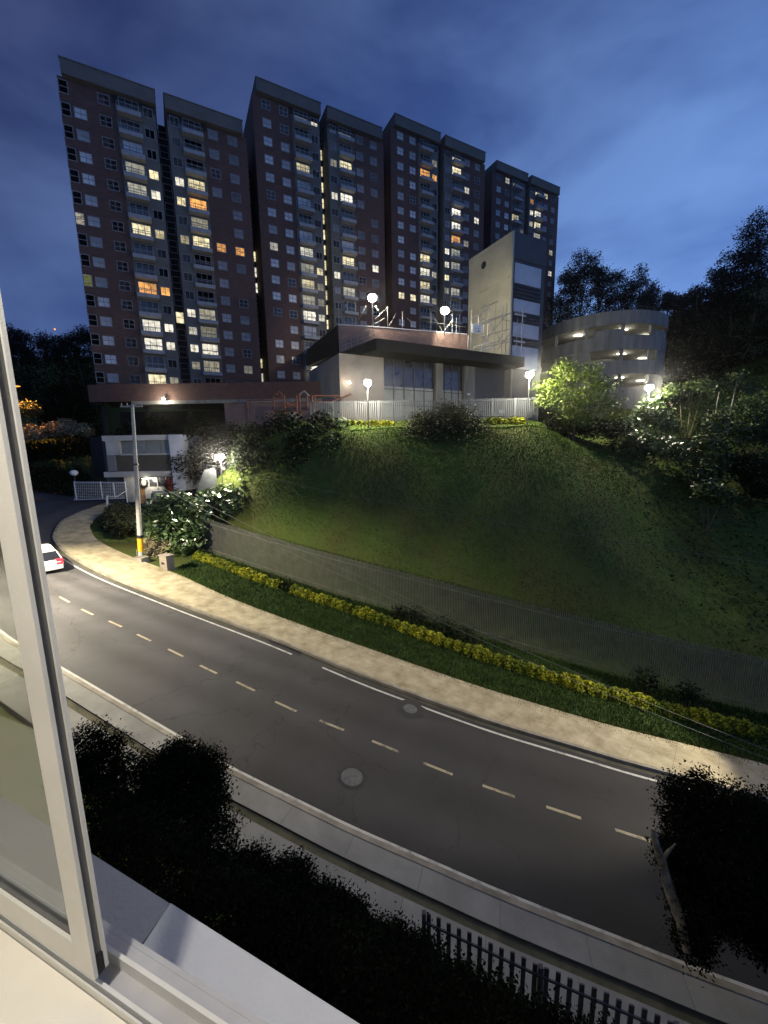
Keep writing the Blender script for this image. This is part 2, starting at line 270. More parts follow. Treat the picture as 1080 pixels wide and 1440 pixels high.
# ------------------------------------------------------------------ helpers: meshes and objects
def link(o, parent=None, loc=None):
    COL.objects.link(o)
    if parent is not None: o.parent = parent
    if loc is not None: o.location = tuple(float(v) for v in loc)
    return o
def tag(o, label=None, cat=None, group=None, kind=None):
    if label: o['label'] = label
    if cat: o['category'] = cat
    if group: o['group'] = group
    if kind: o['kind'] = kind
    return o
def thing(name, label, cat, loc=(0, 0, 0), rz=0, group=None):
    o = bpy.data.objects.new(name, None); o.empty_display_size = .3
    link(o, None, loc); o.rotation_euler = (0, 0, rz)
    return tag(o, label, cat, group)
class MB:
    """collects polygons; coordinates are local to the object; build() links ONE mesh object"""
    def __init__(s): s.v = []; s.f = []; s.mi = []; s.uv = None; s.smooth = []
    def add(s, verts, faces, mi=0, smooth=False):
        b = len(s.v); s.v += [tuple(float(c) for c in p) for p in verts]
        for f in faces: s.f.append([b+i for i in f]); s.mi.append(mi); s.smooth.append(smooth)
        return s
    def box(s, x0, x1, y0, y1, z0, z1, mi=0):
        v = [(x, y, z) for x in (x0, x1) for y in (y0, y1) for z in (z0, z1)]
        return s.add(v, [(0, 1, 3, 2), (4, 6, 7, 5), (0, 4, 5, 1), (2, 3, 7, 6), (0, 2, 6, 4), (1, 5, 7, 3)], mi)
    def obox(s, o, a, b, c, mi=0):
        """box from corner o along the three edge vectors"""
        o, a, b, c = [np.array(t, float) for t in (o, a, b, c)]
        v = [o+i*a+j*b+k*c for i in (0, 1) for j in (0, 1) for k in (0, 1)]
        return s.add(v, [(0, 1, 3, 2), (4, 6, 7, 5), (0, 4, 5, 1), (2, 3, 7, 6), (0, 2, 6, 4), (1, 5, 7, 3)], mi)
    def prism(s, poly, ext, mi=0):
        """polygon (3-D points) swept along vector ext"""
        n = len(poly); e = np.array(ext, float); P = [np.array(p, float) for p in poly]
        v = P+[p+e for p in P]
        return s.add(v, [tuple(range(n))[::-1], tuple(range(n, 2*n))]+[(i, (i+1) % n, n+(i+1) % n, n+i) for i in range(n)], mi)
    def quad(s, *p, mi=0): return s.add(p, [tuple(range(len(p)))], mi)
    def tube(s, pts, r, n=8, mi=0, caps=True):
        P = [np.array(p, float) for p in pts]; k = len(P); rr = r if hasattr(r, '__len__') else [r]*k
        v = []
        for i, p in enumerate(P):
            d = P[min(i+1, k-1)]-P[max(i-1, 0)]; d = d/(np.linalg.norm(d)+1e-9)
            h = np.array([0, 0, 1.]) if abs(d[2]) < .9 else np.array([1., 0, 0])
            a = np.cross(d, h); a /= np.linalg.norm(a); b = np.cross(d, a)
            for j in range(n):
                t = 2*math.pi*j/n; v.append(p+rr[i]*(math.cos(t)*a+math.sin(t)*b))
        f = [(i*n+j, i*n+(j+1) % n, (i+1)*n+(j+1) % n, (i+1)*n+j) for i in range(k-1) for j in range(n)]
        s.add(v, f, mi, True)
        if caps:
            s.add(v[:n], [tuple(range(n))], mi); s.add(v[-n:], [tuple(range(n))], mi)
        return s
    def ball(s, c, r, n=12, m=8, mi=0, zmin=-1, zmax=1):
        rx, ry, rz = r if hasattr(r, '__len__') else (r, r, r)
        v = []; f = []
        for i in range(m+1):
            ph = math.asin(zmin)+(math.asin(zmax)-math.asin(zmin))*i/m
            for j in range(n):
                t = 2*math.pi*j/n; v.append((c[0]+rx*math.cos(ph)*math.cos(t), c[1]+ry*math.cos(ph)*math.sin(t), c[2]+rz*math.sin(ph)))
        f = [(i*n+j, i*n+(j+1) % n, (i+1)*n+(j+1) % n, (i+1)*n+j) for i in range(m) for j in range(n)]
        return s.add(v, f, mi, True)
    def mesh(s, name, mats):
        me = bpy.data.meshes.new(name); me.from_pydata(s.v, [], s.f)
        for mm in (mats if isinstance(mats, (list, tuple)) else [mats]): me.materials.append(M[mm])
        me.polygons.foreach_set('material_index', s.mi); me.polygons.foreach_set('use_smooth', s.smooth)
        if s.uv is not None:
            l = me.uv_layers.new(name='UVMap'); l.data.foreach_set('uv', np.array([s.uv[i] for f in s.f for i in f], float).ravel())
        me.update(); return me
    def build(s, name, mats, parent=None, loc=None):
        return link(bpy.data.objects.new(name, s.mesh(name, mats)), parent, loc)

def quads_mesh(name, V, matname):
    """V: (n,4,3) array of loose quads, built fast"""
    n = len(V); me = bpy.data.meshes.new(name)
    me.vertices.add(n*4); me.vertices.foreach_set('co', V.reshape(-1).astype(np.float32))
    me.loops.add(n*4); me.loops.foreach_set('vertex_index', np.arange(n*4, dtype=np.int32))
    me.polygons.add(n); me.polygons.foreach_set('loop_start', np.arange(0, n*4, 4, dtype=np.int32)); me.polygons.foreach_set('loop_total', np.full(n, 4, np.int32))
    me.materials.append(M[matname]); me.update(calc_edges=True); return me
def rnd_dirs(n):
    d = RNG.normal(size=(n, 3)); return d/np.linalg.norm(d, axis=1)[:, None]
def leaves_at(C, size, aspect=.5, up=.35, vary=.5):
    """rhombic leaves, one at each point of C"""
    n = len(C); a = rnd_dirs(n); a[:, 2] = a[:, 2]*.6-.1
    a /= np.linalg.norm(a, axis=1)[:, None]
    nn = rnd_dirs(n); nn[:, 2] = np.abs(nn[:, 2])+up
    b = np.cross(nn, a); b /= np.linalg.norm(b, axis=1)[:, None]+1e-9
    L = size*(1-vary+2*vary*RNG.random(n))[:, None]
    V = np.empty((n, 4, 3)); V[:, 0] = C-a*L*.5; V[:, 1] = C+b*L*aspect*.5+a*L*.08; V[:, 2] = C+a*L*.5; V[:, 3] = C-b*L*aspect*.5+a*L*.08
    return V
def lobes_points(lobes, n, shell=.55, clump=0, cs=.3):
    """points scattered in ellipsoid lobes [(centre, radii)], thicker towards the skin; clump gathers them into sprigs"""
    vol = np.array([np.prod(np.array(r)) ** .67 for c, r in lobes]); pick = RNG.choice(len(lobes), n, p=vol/vol.sum())
    Cc = np.array([c for c, r in lobes], float)[pick]; Rr = np.array([np.array(r)*np.ones(3) for c, r in lobes], float)[pick]
    d = rnd_dirs(n); rad = shell+(1-shell)*RNG.random(n) ** .8; rad *= 1+.075*RNG.normal(size=n)
    P = Cc+d*Rr*rad[:, None]
    if clump:
        k = max(3, n//clump); idx = RNG.integers(0, k, n); base = P[:k][idx]
        P = base+RNG.normal(size=(n, 3))*cs
    return P
def foliage(name, lobes, n, size, matname, parent=None, shell=.5, aspect=.5, clump=8, cs=.3, up=.35):
    V = leaves_at(lobes_points(lobes, n, shell, clump, cs), size, aspect, up)
    return link(bpy.data.objects.new(name, quads_mesh(name, V, matname)), parent)
def make_tree(label, base, height, lobes, n, size, leaf, trunk_r=.18, bark='bark', group=None, cat='tree', name='tree', clump=10, cs=.35, limbs=5, shell=.45, aspect=.5):
    """base: world point; lobes relative to the base; trunk with limbs runs up into each of the lobes"""
    t = thing(name, label, cat, base, group=group)
    mb = MB(); top = np.array(max(lobes, key=lambda l: l[0][2])[0], float)
    k = np.array([RNG.normal()*.12, RNG.normal()*.12, 0])*height*.2
    mb.tube([(0, 0, -.4), (k[0]*.5, k[1]*.5, height*.25), (k[0]+top[0]*.4, k[1]+top[1]*.4, height*.5), tuple(top)], [trunk_r*1.2, trunk_r, trunk_r*.7, trunk_r*.2], 7)
    for c, r in lobes[:limbs]:
        s = np.array([k[0]*.8, k[1]*.8, height*(.3+.2*RNG.random())]); c = np.array(c, float)
        mb.tube([s, (s+c)/2+np.array([0, 0, height*.03]), c], [trunk_r*.5, trunk_r*.3, trunk_r*.1], 5)
    mb.build('trunk', bark, t)
    foliage('crown', lobes, n, size, leaf, t, shell, aspect, clump, cs)
    return t
def lamp(name, loc, watts, color=LAMP_COL, size=.12, parent=None, kind='POINT', spot=None, aim=None):
    l = bpy.data.lights.new(name, kind); l.energy = watts; l.color = color; l.shadow_soft_size = size
    if spot: l.spot_size = R(spot); l.spot_blend = .35
    o = bpy.data.objects.new(name, l)
    if aim is not None: o.rotation_euler = Vector(aim).to_track_quat('-Z', 'Y').to_euler()
    return link(o, parent, loc)

# ------------------------------------------------------------------ road, pavement and terrain
FAR = np.array([(-29, 33.4), (-25.1, 29.3), (-19.7, 25.75), (-13, 22.6), (-6.2, 19.65), (-1.5, 17.35), (.8, 16.35), (4.2, 15), (7.4, 14.05), (11, 13.1), (20, 11.3), (40, 8.5)])
NEAR = np.array([(-50, 36), (-35, 27), (-25, 21), (-17.6, 16.9), (-13.7, 15.1), (-9.9, 13.35), (-7.1, 12.05), (-5.3, 11.2), (-2.6, 10.15), (-1, 9.55), (1.3, 8.8), (3, 8.25), (5.5, 7.55), (7.7, 6.95), (12, 5.95), (20, 4.4), (40, 2)])
FENCE = np.array([(-34, 47), (-27, 40), (-20.5, 36), (-15.5, 33.2), (-8.2, 29.4), (-3.5, 27.1), (1.5, 25), (8.6, 22.0), (13.5, 20.2), (18.5, 18.6), (28, 16.6), (45, 14)])
def smooth_curve(P, n):
    """Catmull-Rom resampling by arc length"""
    P = np.asarray(P, float); Q = []
    E = np.vstack([2*P[0]-P[1], P, 2*P[-1]-P[-2]])
    for i in range(1, len(E)-2):
        p0, p1, p2, p3 = E[i-1:i+3]
        for t in np.linspace(0, 1, 12, endpoint=False):
            Q.append(.5*((2*p1)+(-p0+p2)*t+(2*p0-5*p1+4*p2-p3)*t*t+(-p0+3*p1-3*p2+p3)*t**3))
    Q.append(P[-1]); Q = np.array(Q)
    s = np.r_[0, np.cumsum(np.linalg.norm(np.diff(Q, axis=0), axis=1))]; t = np.linspace(0, s[-1], n)
    return np.stack([np.interp(t, s, Q[:, k]) for k in range(Q.shape[1])], 1)
FARc, NEARc, FENCEc = smooth_curve(FAR, 160), smooth_curve(NEAR, 160), smooth_curve(FENCE, 160)
def normals2(C):
    d = np.gradient(C, axis=0); d /= np.linalg.norm(d, axis=1)[:, None]
    return np.stack([-d[:, 1], d[:, 0]], 1)          # to the left of travel: away from the viewer for these curves
def offset(C, o): return C+normals2(C)*o
def strip(name, A, B, dz, mname, kind='structure', thick=0, parent=None):
    """a sheet (or a slab of the given thickness) between two plan curves of equal count, lying dz over the road plane"""
    n = len(A); mb = MB(); z = lambda p: road_z(p[0])+dz
    s = np.r_[0, np.cumsum(np.linalg.norm(np.diff(A, axis=0), axis=1))]; w = np.linalg.norm(B-A, axis=1)
    V = [(p[0], p[1], z(p)) for p in A]+[(p[0], p[1], z(p)) for p in B]
    uv = [(s[i], 0) for i in range(n)]+[(s[i], w[i]) for i in range(n)]
    F = [(i, i+1, n+i+1, n+i) for i in range(n-1)]
    if thick:
        V += [(p[0], p[1], z(p)-thick) for p in A]+[(p[0], p[1], z(p)-thick) for p in B]; uv += uv[:]
        F += [(2*n+i, 2*n+i+1, i+1, i) for i in range(n-1)]+[(n+i, n+i+1, 3*n+i+1, 3*n+i) for i in range(n-1)]
        F += [(0, n, 3*n, 2*n), (n-1, 3*n-1, 4*n-1, 2*n-1)[::-1]]
    mb.add(V, F); mb.uv = uv
    o = mb.build(name, mname, parent)
    if kind: o['kind'] = kind
    return o
def sstep(a, b, x): t = np.clip((x-a)/(b-a), 0, 1); return t*t*(3-2*t)
def ground(x, y):
    x = np.asarray(x, float); y = np.asarray(y, float)
    zr = road_z(x)-.03
    yf = np.interp(x, FENCEc[:, 0], FENCEc[:, 1])
    zc = -4.6+(1.95+4.6)*sstep(-21, -9, x)                                  # level of the crest of the slope
    yc = 38.6+0*x
    t = np.clip((y-yf-.8)/np.maximum(yc-yf-.8, .5), 0, 1)
    prof = t*.72+.28*t*t*(3-2*t)
    slope = zr+(zc-zr)*prof
    slope = slope+1.0*sstep(39.6, 42, y)*sstep(-21, -9, x)
    left = sstep(-17, -24, x)                                                # junction and gate: flat
    z = slope*(1-left)+(zr*1.0)*left
    # gully and wooded hill to the right
    g = sstep(14, 24, x)*sstep(20, 30, y)*(1-sstep(38, 52, y)); z = z-3.2*g
    hill = np.maximum(0, x-34)*.36*sstep(22, 60, y); z = z+hill
    back = np.maximum(0, y-88)*1.25*sstep(20, 44, x); z = z+np.minimum(back, 15)
    lh = sstep(-34, -70, x-(y-60)*.15)*np.maximum(0, y-58)*.55; z = z+np.minimum(lh*.95, 31)
    # the viewer's side: level garden below the building
    yn = np.interp(x, NEARc[:, 0], NEARc[:, 1]); z = np.where(y < yn-2.2, zr-.25*sstep(0, 1.5, yn-2.2-y), z)
    z = z+.12*np.sin(x*.9+1.3*np.sin(y*.5))*np.sin(y*.7)*sstep(1.5, 4, y-yf)*(1-left)
    return z
def gz(x, y): return float(ground(x, y))
def build_terrain():
    xs = np.r_[np.arange(-420, -60, 20), np.arange(-60, 60, 1.0), np.arange(60, 421, 20)]
    ys = np.r_[np.arange(-60, -4, 8), np.arange(-4, 62, .8), np.arange(62, 130, 3), np.arange(130, 900, 40)]
    X, Y = np.meshgrid(xs, ys); Z = ground(X, Y); nx, ny = len(xs), len(ys)
    mb = MB(); V = np.stack([X, Y, Z], -1).reshape(-1, 3)
    F = [(j*nx+i, j*nx+i+1, (j+1)*nx+i+1, (j+1)*nx+i) for j in range(ny-1) for i in range(nx-1)]
    mb.add(V, F, 0, True); o = mb.build('ground', 'grass'); o['kind'] = 'structure'
build_terrain()
# road sheet with the junction towards the gate
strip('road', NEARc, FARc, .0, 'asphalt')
GATE_KERB = smooth_curve([(-25.1, 29.3), (-27.2, 31.2), (-29.0, 33.6), (-31.1, 37.1), (-32.8, 42.3), (-33.9, 48), (-35, 56)], 60)
junc = smooth_curve([(-50, 36.1), (-52, 44), (-50, 50), (-46, 52), (-43, 55), (-42, 60)], 60)
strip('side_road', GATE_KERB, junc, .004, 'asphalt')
# far kerb and pavement; near kerb, gutter and paths
iF = FARc[:, 0] > -25.3
FK = FARc[iF]
KERB_FAR = np.vstack([GATE_KERB[::-1], FK[1:]])
KERB_FAR = smooth_curve(KERB_FAR[::4], 220)
strip('kerb', KERB_FAR, offset(KERB_FAR, .16), .14, 'kerb', thick=.2)
strip('gutter', offset(KERB_FAR, -.22), offset(KERB_FAR, -.003), .006, 'kerb_stain')
INNER = smooth_curve([(-34.6, 56), (-33.6, 52.6), (-32.0, 46), (-30.3, 41), (-28.4, 37), (-26.4, 34.4), (-24.3, 32.3), (-21.5, 30.4), (-18.6, 28.8), (-15.1, 27.1), (-10.1, 24.1), (-5.4, 21.8), (-1.4, 20.0), (3.8, 17.75), (6.7, 16.7), (10, 15.65), (12.8, 15.0), (15, 14.5), (20, 13.4), (40, 10.8)], 220)
strip('pavement', offset(KERB_FAR, .16), INNER, .125, 'pavement', thick=.2)
strip('kerb', offset(NEARc, -.16), NEARc, .12, 'kerb', thick=.2)
strip('pavement', offset(NEARc, -.82), offset(NEARc, -.16), .105, 'path', thick=.2)
strip('gutter', offset(NEARc, -1.08), offset(NEARc, -.82), .05, 'gutter')
strip('path', offset(NEARc, -2.15), offset(NEARc, -1.08), .09, 'path', thick=.2)
# painted lines
e1 = offset(FARc, -.42); e2 = offset(FARc, -.53)
k0 = np.where((e1[:, 0] > -24.6) & (e1[:, 0] < -4.4))[0]; k1 = np.where(e1[:, 0] > -3.2)[0]
strip('road_marking', e2[k0], e1[k0], .006, 'paint'); strip('road_marking', e2[k1], e1[k1], .006, 'paint')
strip('road_marking', offset(NEARc, .06), offset(NEARc, .17), .006, 'paint')
MID = np.array([(-1.68, 1.94), (-1.49, 1.84), (-1.3, 1.76), (-1.11, 1.67), (-.92, 1.58), (-.74, 1.49), (-.56, 1.41), (-.38, 1.32), (-.2, 1.25), (-.01, 1.18), (.16, 1.11), (.34, 1.05), (.52, 1.0), (.70, .95), (.88, .905), (1.06, .865)])*11
MIDd = np.gradient(MID, axis=0); MIDd /= np.linalg.norm(MIDd, axis=1)[:, None]
for p, d in zip(MID, MIDd):
    nrm = np.array([-d[1], d[0]]); a, b = p-d*.53, p+d*.53; w = .055
    V = [(*q, road_z(q[0])+.006) for q in (a-nrm*w, b-nrm*w, b+nrm*w, a+nrm*w)]
    o = MB().add(V, [(0, 1, 2, 3)]).build('road_marking', 'paint_yellow'); o['kind'] = 'structure'
def road_patch(pts, dz, mname):
    P = [atroad(*q) for q in pts]; P = [(p[0], p[1], float(road_z(p[0]))+dz) for p in P]
    o = MB().add(P, [tuple(range(len(P)))]).build('road_patch', mname); o['kind'] = 'structure'
road_patch([(378, 900), (392, 904), (425, 917), (421, 923), (398, 914), (376, 905)], .007, 'patch')
def manhole(px, py, r, rp, label):
    c = atroad(px, py); n = 28; t = thing('manhole_cover', label, 'manhole cover', (c[0], c[1], road_z(c[0])))
    z = lambda x, k: -.15*x+k
    mb = MB()
    for (r0, k) in ((rp, .008),):
        mb.add([(r0*math.cos(2*math.pi*i/n)*(1+.12*math.sin(i*2.1)), r0*math.sin(2*math.pi*i/n), z(r0*math.cos(2*math.pi*i/n)*(1+.12*math.sin(i*2.1)), k)) for i in range(n)], [tuple(range(n))])
    mb.build('asphalt_patch', 'patch', t)
    mb = MB(); mb.add([(r*math.cos(2*math.pi*i/n), r*math.sin(2*math.pi*i/n), z(r*math.cos(2*math.pi*i/n), .016)) for i in range(n)], [tuple(range(n))])
    for a in range(6):
        y = -.8*r+a*.32*r; h = math.sqrt(max(0, r*r*.8-y*y)); mb.add([(-h, y, z(-h, .02)), (h, y, z(h, .02)), (h, y+.05, z(h, .02)), (-h, y+.05, z(-h, .02))], [(0, 1, 2, 3)])
    mb.build('lid', 'manhole', t)
manhole(577, 997, .30, .62, 'pale round manhole cover in a dark patch by the far white line')
manhole(495, 1093, .36, .48, 'pale round manhole cover in the near lane, below the dashes')
# ------------------------------------------------------------------ the eight apartment towers
TH = R(27.473); U3 = np.array([math.cos(TH), math.sin(TH), 0]); V3 = np.array([-math.sin(TH), math.cos(TH), 0])
PAIR = [(-37.992, 57.392, 8.052), (-17.195, 69.429, 15.369), (4.151, 82.181, 19.743), (28.208, 102.111, 24.777)]
FL = 2.5
def win_mesh(w, h, nx=1, ny=1):
    """aluminium frame ring with glazing bars, in the plane y = 0 (outside is -y)"""
    mb = MB(); t = .07
    mb.box(-w/2, -w/2+t, -.05, .04, -h/2, h/2); mb.box(w/2-t, w/2, -.05, .04, -h/2, h/2)
    mb.box(-w/2+t, w/2-t, -.05, .04, h/2-t, h/2); mb.box(-w/2+t, w/2-t, -.05, .04, -h/2, -h/2+t)
    for i in range(1, nx+1): x = -w/2+w*i/(nx+1); mb.box(x-.03, x+.03, -.04, .03, -h/2+t, h/2-t)
    for i in range(1, ny+1): z = -h/2+h*i/(ny+1); mb.box(-w/2+t, w/2-t, -.035, .025, z-.025, z+.025)
    return mb.mesh('window', 'frame')
def pane_mesh(w, h, m):
    mb = MB(); mb.quad((-w/2+.06, .02, -h/2+.06), (w/2-.06, .02, -h/2+.06), (w/2-.06, .02, h/2-.06), (-w/2+.06, .02, h/2-.06)); return mb.mesh('pane', m)
KIND = {'A': (1.35, 1.25, 1, 1), 'C': (1.2, 1.2, 1, 0), 'L': (2.3, 2.1, 2, 1), 'S': (1.0, 1.5, 0, 1), 'T': (1.15, 1.7, 0, 1)}
WM = {k: win_mesh(*v) for k, v in KIND.items()}
PM = {}
def pane(kind, m):
    if (kind, m) not in PM: PM[kind, m] = pane_mesh(KIND[kind][0], KIND[kind][1], m)
    return PM[kind, m]
def balcony_meshes():
    mb = MB(); mb.box(-1.35, 1.35, -1.15, -.14, -.14, 0); mb.box(-1.35, 1.35, -1.15, -1.03, 0, .38)
    mb.box(-1.35, -1.25, -1.03, -.14, 0, .38); mb.box(1.25, 1.35, -1.03, -.14, 0, .38)
    r = MB(); r.box(-1.33, 1.33, -1.12, -1.07, .93, .99)
    for k in range(10): x = -1.31+2.62*k/9; r.box(x-.02, x+.02, -1.11, -1.08, .38, .93)
    return mb.mesh('balcony', 'slab'), r.mesh('railing', 'rail')
BAL, RAIL = balcony_meshes()
def put(name, me, parent, loc, rz=0):
    o = bpy.data.objects.new(name, me); link(o, parent, loc); o.rotation_euler.z = rz; return o
def window(parent, kind, u, v, z, m, rz=0, name='window'):
    w = put(name, WM[kind], parent, (u, v, z), rz); put('pane', pane(kind, m), w, (0, 0, 0)); return w
W_, Y_, O_, D_, G_ = 'lit_white', 'lit_yellow', 'lit_orange', 'lit_dim', 'lit_green'
# which panes are lit: (tower, column) -> {floor: kind}; floors are counted up from the podium deck
LIT = {
 (0, 'S'): {9: W_, 6: G_}, (0, 'L'): {12: D_, 11: D_, 9: Y_, 6: O_, 4: W_, 3: W_, 1: Y_}, (0, 'C'): {12: Y_, 11: W_, 9: Y_, 6: O_, 4: W_, 3: W_, 1: D_}, (0, 'A'): {}, (0, 'T'): {5: Y_},
 (1, 'C'): {12: W_, 11: Y_, 9: Y_, 5: W_, 4: W_, 3: W_, 2: D_}, (1, 'L'): {12: Y_, 11: O_, 10: D_, 9: Y_, 5: D_, 4: D_, 3: W_, 2: D_}, (1, 'A'): {9: O_, 2: D_}, (1, 'B'): {9: O_}, (1, 'R'): {10: Y_, 9: W_, 8: W_, 3: Y_, 2: W_},
 (2, 'L'): {15: D_, 12: Y_, 7: W_, 6: D_, 5: Y_, 4: D_, 3: W_}, (2, 'C'): {15: W_, 6: Y_, 5: D_, 3: W_, 4: D_}, (2, 'A'): {7: D_}, (2, 'T'): {k: Y_ for k in range(3, 15)},
 (3, 'L'): {15: D_, 13: Y_, 11: W_, 7: Y_, 5: D_}, (3, 'C'): {13: D_, 11: W_, 6: W_}, (3, 'A'): {7: W_}, (3, 'R'): {13: W_, 7: W_},
 (4, 'L'): {13: O_, 7: Y_, 6: W_, 5: Y_, 4: W_}, (4, 'C'): {14: D_, 13: O_, 6: W_, 4: D_}, (4, 'A'): {4: Y_}, (4, 'B'): {4: Y_},
 (5, 'L'): {15: Y_, 14: Y_, 11: W_, 10: W_, 9: O_, 8: D_, 7: D_, 5: D_}, (5, 'C'): {8: W_, 7: W_, 6: Y_, 5: D_}, (5, 'A'): {11: W_, 6: W_}, (5, 'B'): {13: W_, 9: D_},
 (6, 'L'): {12: Y_, 15: D_}, (6, 'C'): {11: D_}, (6, 'A'): {}, (6, 'B'): {15: D_},
 (7, 'L'): {15: Y_, 13: W_, 12: Y_, 11: D_}, (7, 'C'): {14: O_, 13: W_, 12: W_}, (7, 'B'): {15: Y_, 9: D_, 8: W_}, (7, 'A'): {8: W_, 10: D_},
}
TL = ['leftmost brick apartment tower, its edge against the sky and an orange lit balcony', 'brick apartment tower second from the left, with a bright warm window row halfway up',
      'brick apartment tower left of the long lit stairwell strip, two bright panes under its roof', 'brick apartment tower right of the long lit stairwell strip, behind the left rooftop floodlight',
      'fifth brick apartment tower from the left, above the right rooftop floodlight', 'sixth brick apartment tower from the left, with a bright balcony column and orange pane',
      'mostly unlit brick apartment tower behind the top of the stair block', 'rightmost and farthest brick apartment tower, its edge against the sky']
def build_tower(ti):
    k, half = divmod(ti, 2); ox, oy, z0 = PAIR[k]
    base = z0+1.25 if k == 0 else z0-3*FL-1.25
    T = thing('apartment_tower', TL[ti], 'apartment building', (ox, oy, base), TH, 'brick apartment towers')
    mu = (lambda u: u) if half == 0 else (lambda u: 18.47-u)
    ext = lambda a, b: (min(mu(a), mu(b)), max(mu(a), mu(b)))
    zt = z0+15.45*FL+.0-base; rows = list(range(1 if k == 0 else -2, 16)); zr = lambda r: z0+r*FL-base
    dep = 13 if half == 0 else 12.8
    a, b = ext(-2.03, 3.95); mb = MB(); mb.box(a, b, 0, dep, -1.5, zt); mb.build('brick_wall', 'brick', T)
    a, b = ext(3.95, 8.55); mb = MB(); mb.box(a, b, -.12, dep-.3, -1.5, zt-.2); mb.build('plaster_bay', 'plaster', T)
    a, b = ext(-1.45, 8.68); mb = MB(); zf = z0+15.42*FL-base; zu = z0+16.08*FL-base
    mb.box(a, b, -.75, dep-1, zf, zu); mb.box(a-.08, b+.08, -.83, dep-.92, zu, zu+.12); mb.build('roof_parapet', 'fascia', T)
    a, b = ext(3.6, 8.5); mb = MB(); mb.box(a, b, -.135, -.12, zf-1.0, zf-.06); mb.build('roof_shade_band', 'dark_gap', T)  # dark strip stands in for the shaded set-back under the parapet
    def pm(col, r):
        m_ = LIT.get((ti, col), {}).get(r)
        if m_: return m_
        q = random.random()
        if col in 'AB': return 'pane' if q < .84 else 'pane_dark'
        if col == 'C': return 'pane' if q < .42 else 'pane_dark'
        if col == 'S': return 'pane_dark'
        return 'pane_dark' if q < .93 else 'pane'
    for r in rows:
        z = zr(r)
        for col, u in (('A', 0), ('B', 2.68)):
            if random.random() < .06 and not LIT.get((ti, col), {}).get(r): continue
            window(T, 'A', mu(u), -.02, z+.05, pm(col, r))
        window(T, 'C', mu(7.65), -.14, z+.08, pm('C', r))
        window(T, 'L', mu(5.45), -.14, z-.12, pm('L', r), name='balcony_door')
        bl = put('balcony', BAL, T, (mu(5.45), 0, z-1.22)); put('railing', RAIL, bl, (0, 0, 0))
        if ti == 0: window(T, 'S', -1.5, -.02, z+.05, pm('S', r))
    if half == 0:      # slot between the two towers of a pair
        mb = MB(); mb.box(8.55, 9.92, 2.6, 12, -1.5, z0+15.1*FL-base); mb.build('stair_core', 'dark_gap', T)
        for r in rows: window(T, 'T', 9.3, 2.57, zr(r), LIT.get((ti, 'T'), {}).get(r) or 'pane_black', name='stair_window')
    elif k < 3:        # deep recess towards the next pair
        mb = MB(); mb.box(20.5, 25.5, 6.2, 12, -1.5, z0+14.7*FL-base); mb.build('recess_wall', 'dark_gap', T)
        for r in rows: window(T, 'T', 21.6 if k == 0 else 21.4, 6.17, zr(r), LIT.get((ti, 'R'), {}).get(r) or 'pane_black', name='stair_window')
for ti in range(8): build_tower(ti)

# ------------------------------------------------------------------ podium under the towers
def build_podium():
    p0 = at(133, 540, 55.5); p1 = at(480, 540, 54.5)
    t = thing('podium', 'long dark brick podium wall with an open parking level under the two left towers', 'podium', (0, 0, 0))
    L = p0[0]-.3; Rr = -5.2; y = 54.5; zt = 9.25; zb = 6.55
    mb = MB(); mb.box(L, Rr, y, y+.4, zb+.45, zt); mb.build('parapet_wall', 'brick', t)
    mb = MB(); mb.box(L, Rr+2, y+.4, 75, zt-.35, zt-.02); mb.build('deck', 'concrete', t)
    mb = MB(); mb.box(at(186, 565, y)[0], Rr, y-.25, y+.35, zb, zb+.45); mb.build('edge_beam', 'concrete', t)
    x = at(316, 580, y)[0]; mb = MB(); mb.box(x, Rr, y+.02, y+.32, 2.2, zb); mb.build('lower_wall', 'brick_pink', t)
    mb = MB(); mb.box(L-2, x, y+9, y+9.4, -3, zb); mb.build('back_wall', 'dark_gap', t)
    for px in (137, 200, 262): c = at(px, 590, y+.3)[0]; mb = MB(); mb.box(c-.2, c+.2, y+1.6, y+2.0, 2.4, zb); mb.build('column', 'dark_gap', t)
    mb = MB(); mb.box(at(344, 590, 53)[0]-.04, at(344, 590, 53)[0]+.04, 54.3, 54.42, 2, 6.5); mb.build('downpipe', 'rail', t)
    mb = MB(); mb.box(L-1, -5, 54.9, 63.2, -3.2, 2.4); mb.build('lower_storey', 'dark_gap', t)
build_podium()
def wall_lamp(label, px, py, Y, watts, col='bulb', colr=LAMP_COL, r=.16, off=(0, -.35, -.1), group='wall lamps of the buildings'):
    c = at(px, py, Y); t = thing('wall_lamp', label, 'wall lamp', c, group=group)
    mb = MB(); mb.box(-.12, .12, .1, .42, .05, .2); mb.tube([(0, .2, .1), (0, 0, .16)], .04); mb.build('bracket', 'rail', t)
    mb = MB(); mb.ball((0, 0, 0), r); mb.build('diffuser', col, t)
    lamp('lamp_light', off, watts, colr, .1, t); return t
wall_lamp('bright lamp on the podium edge beam above the gatehouse', 230, 561, 53.7, 700)

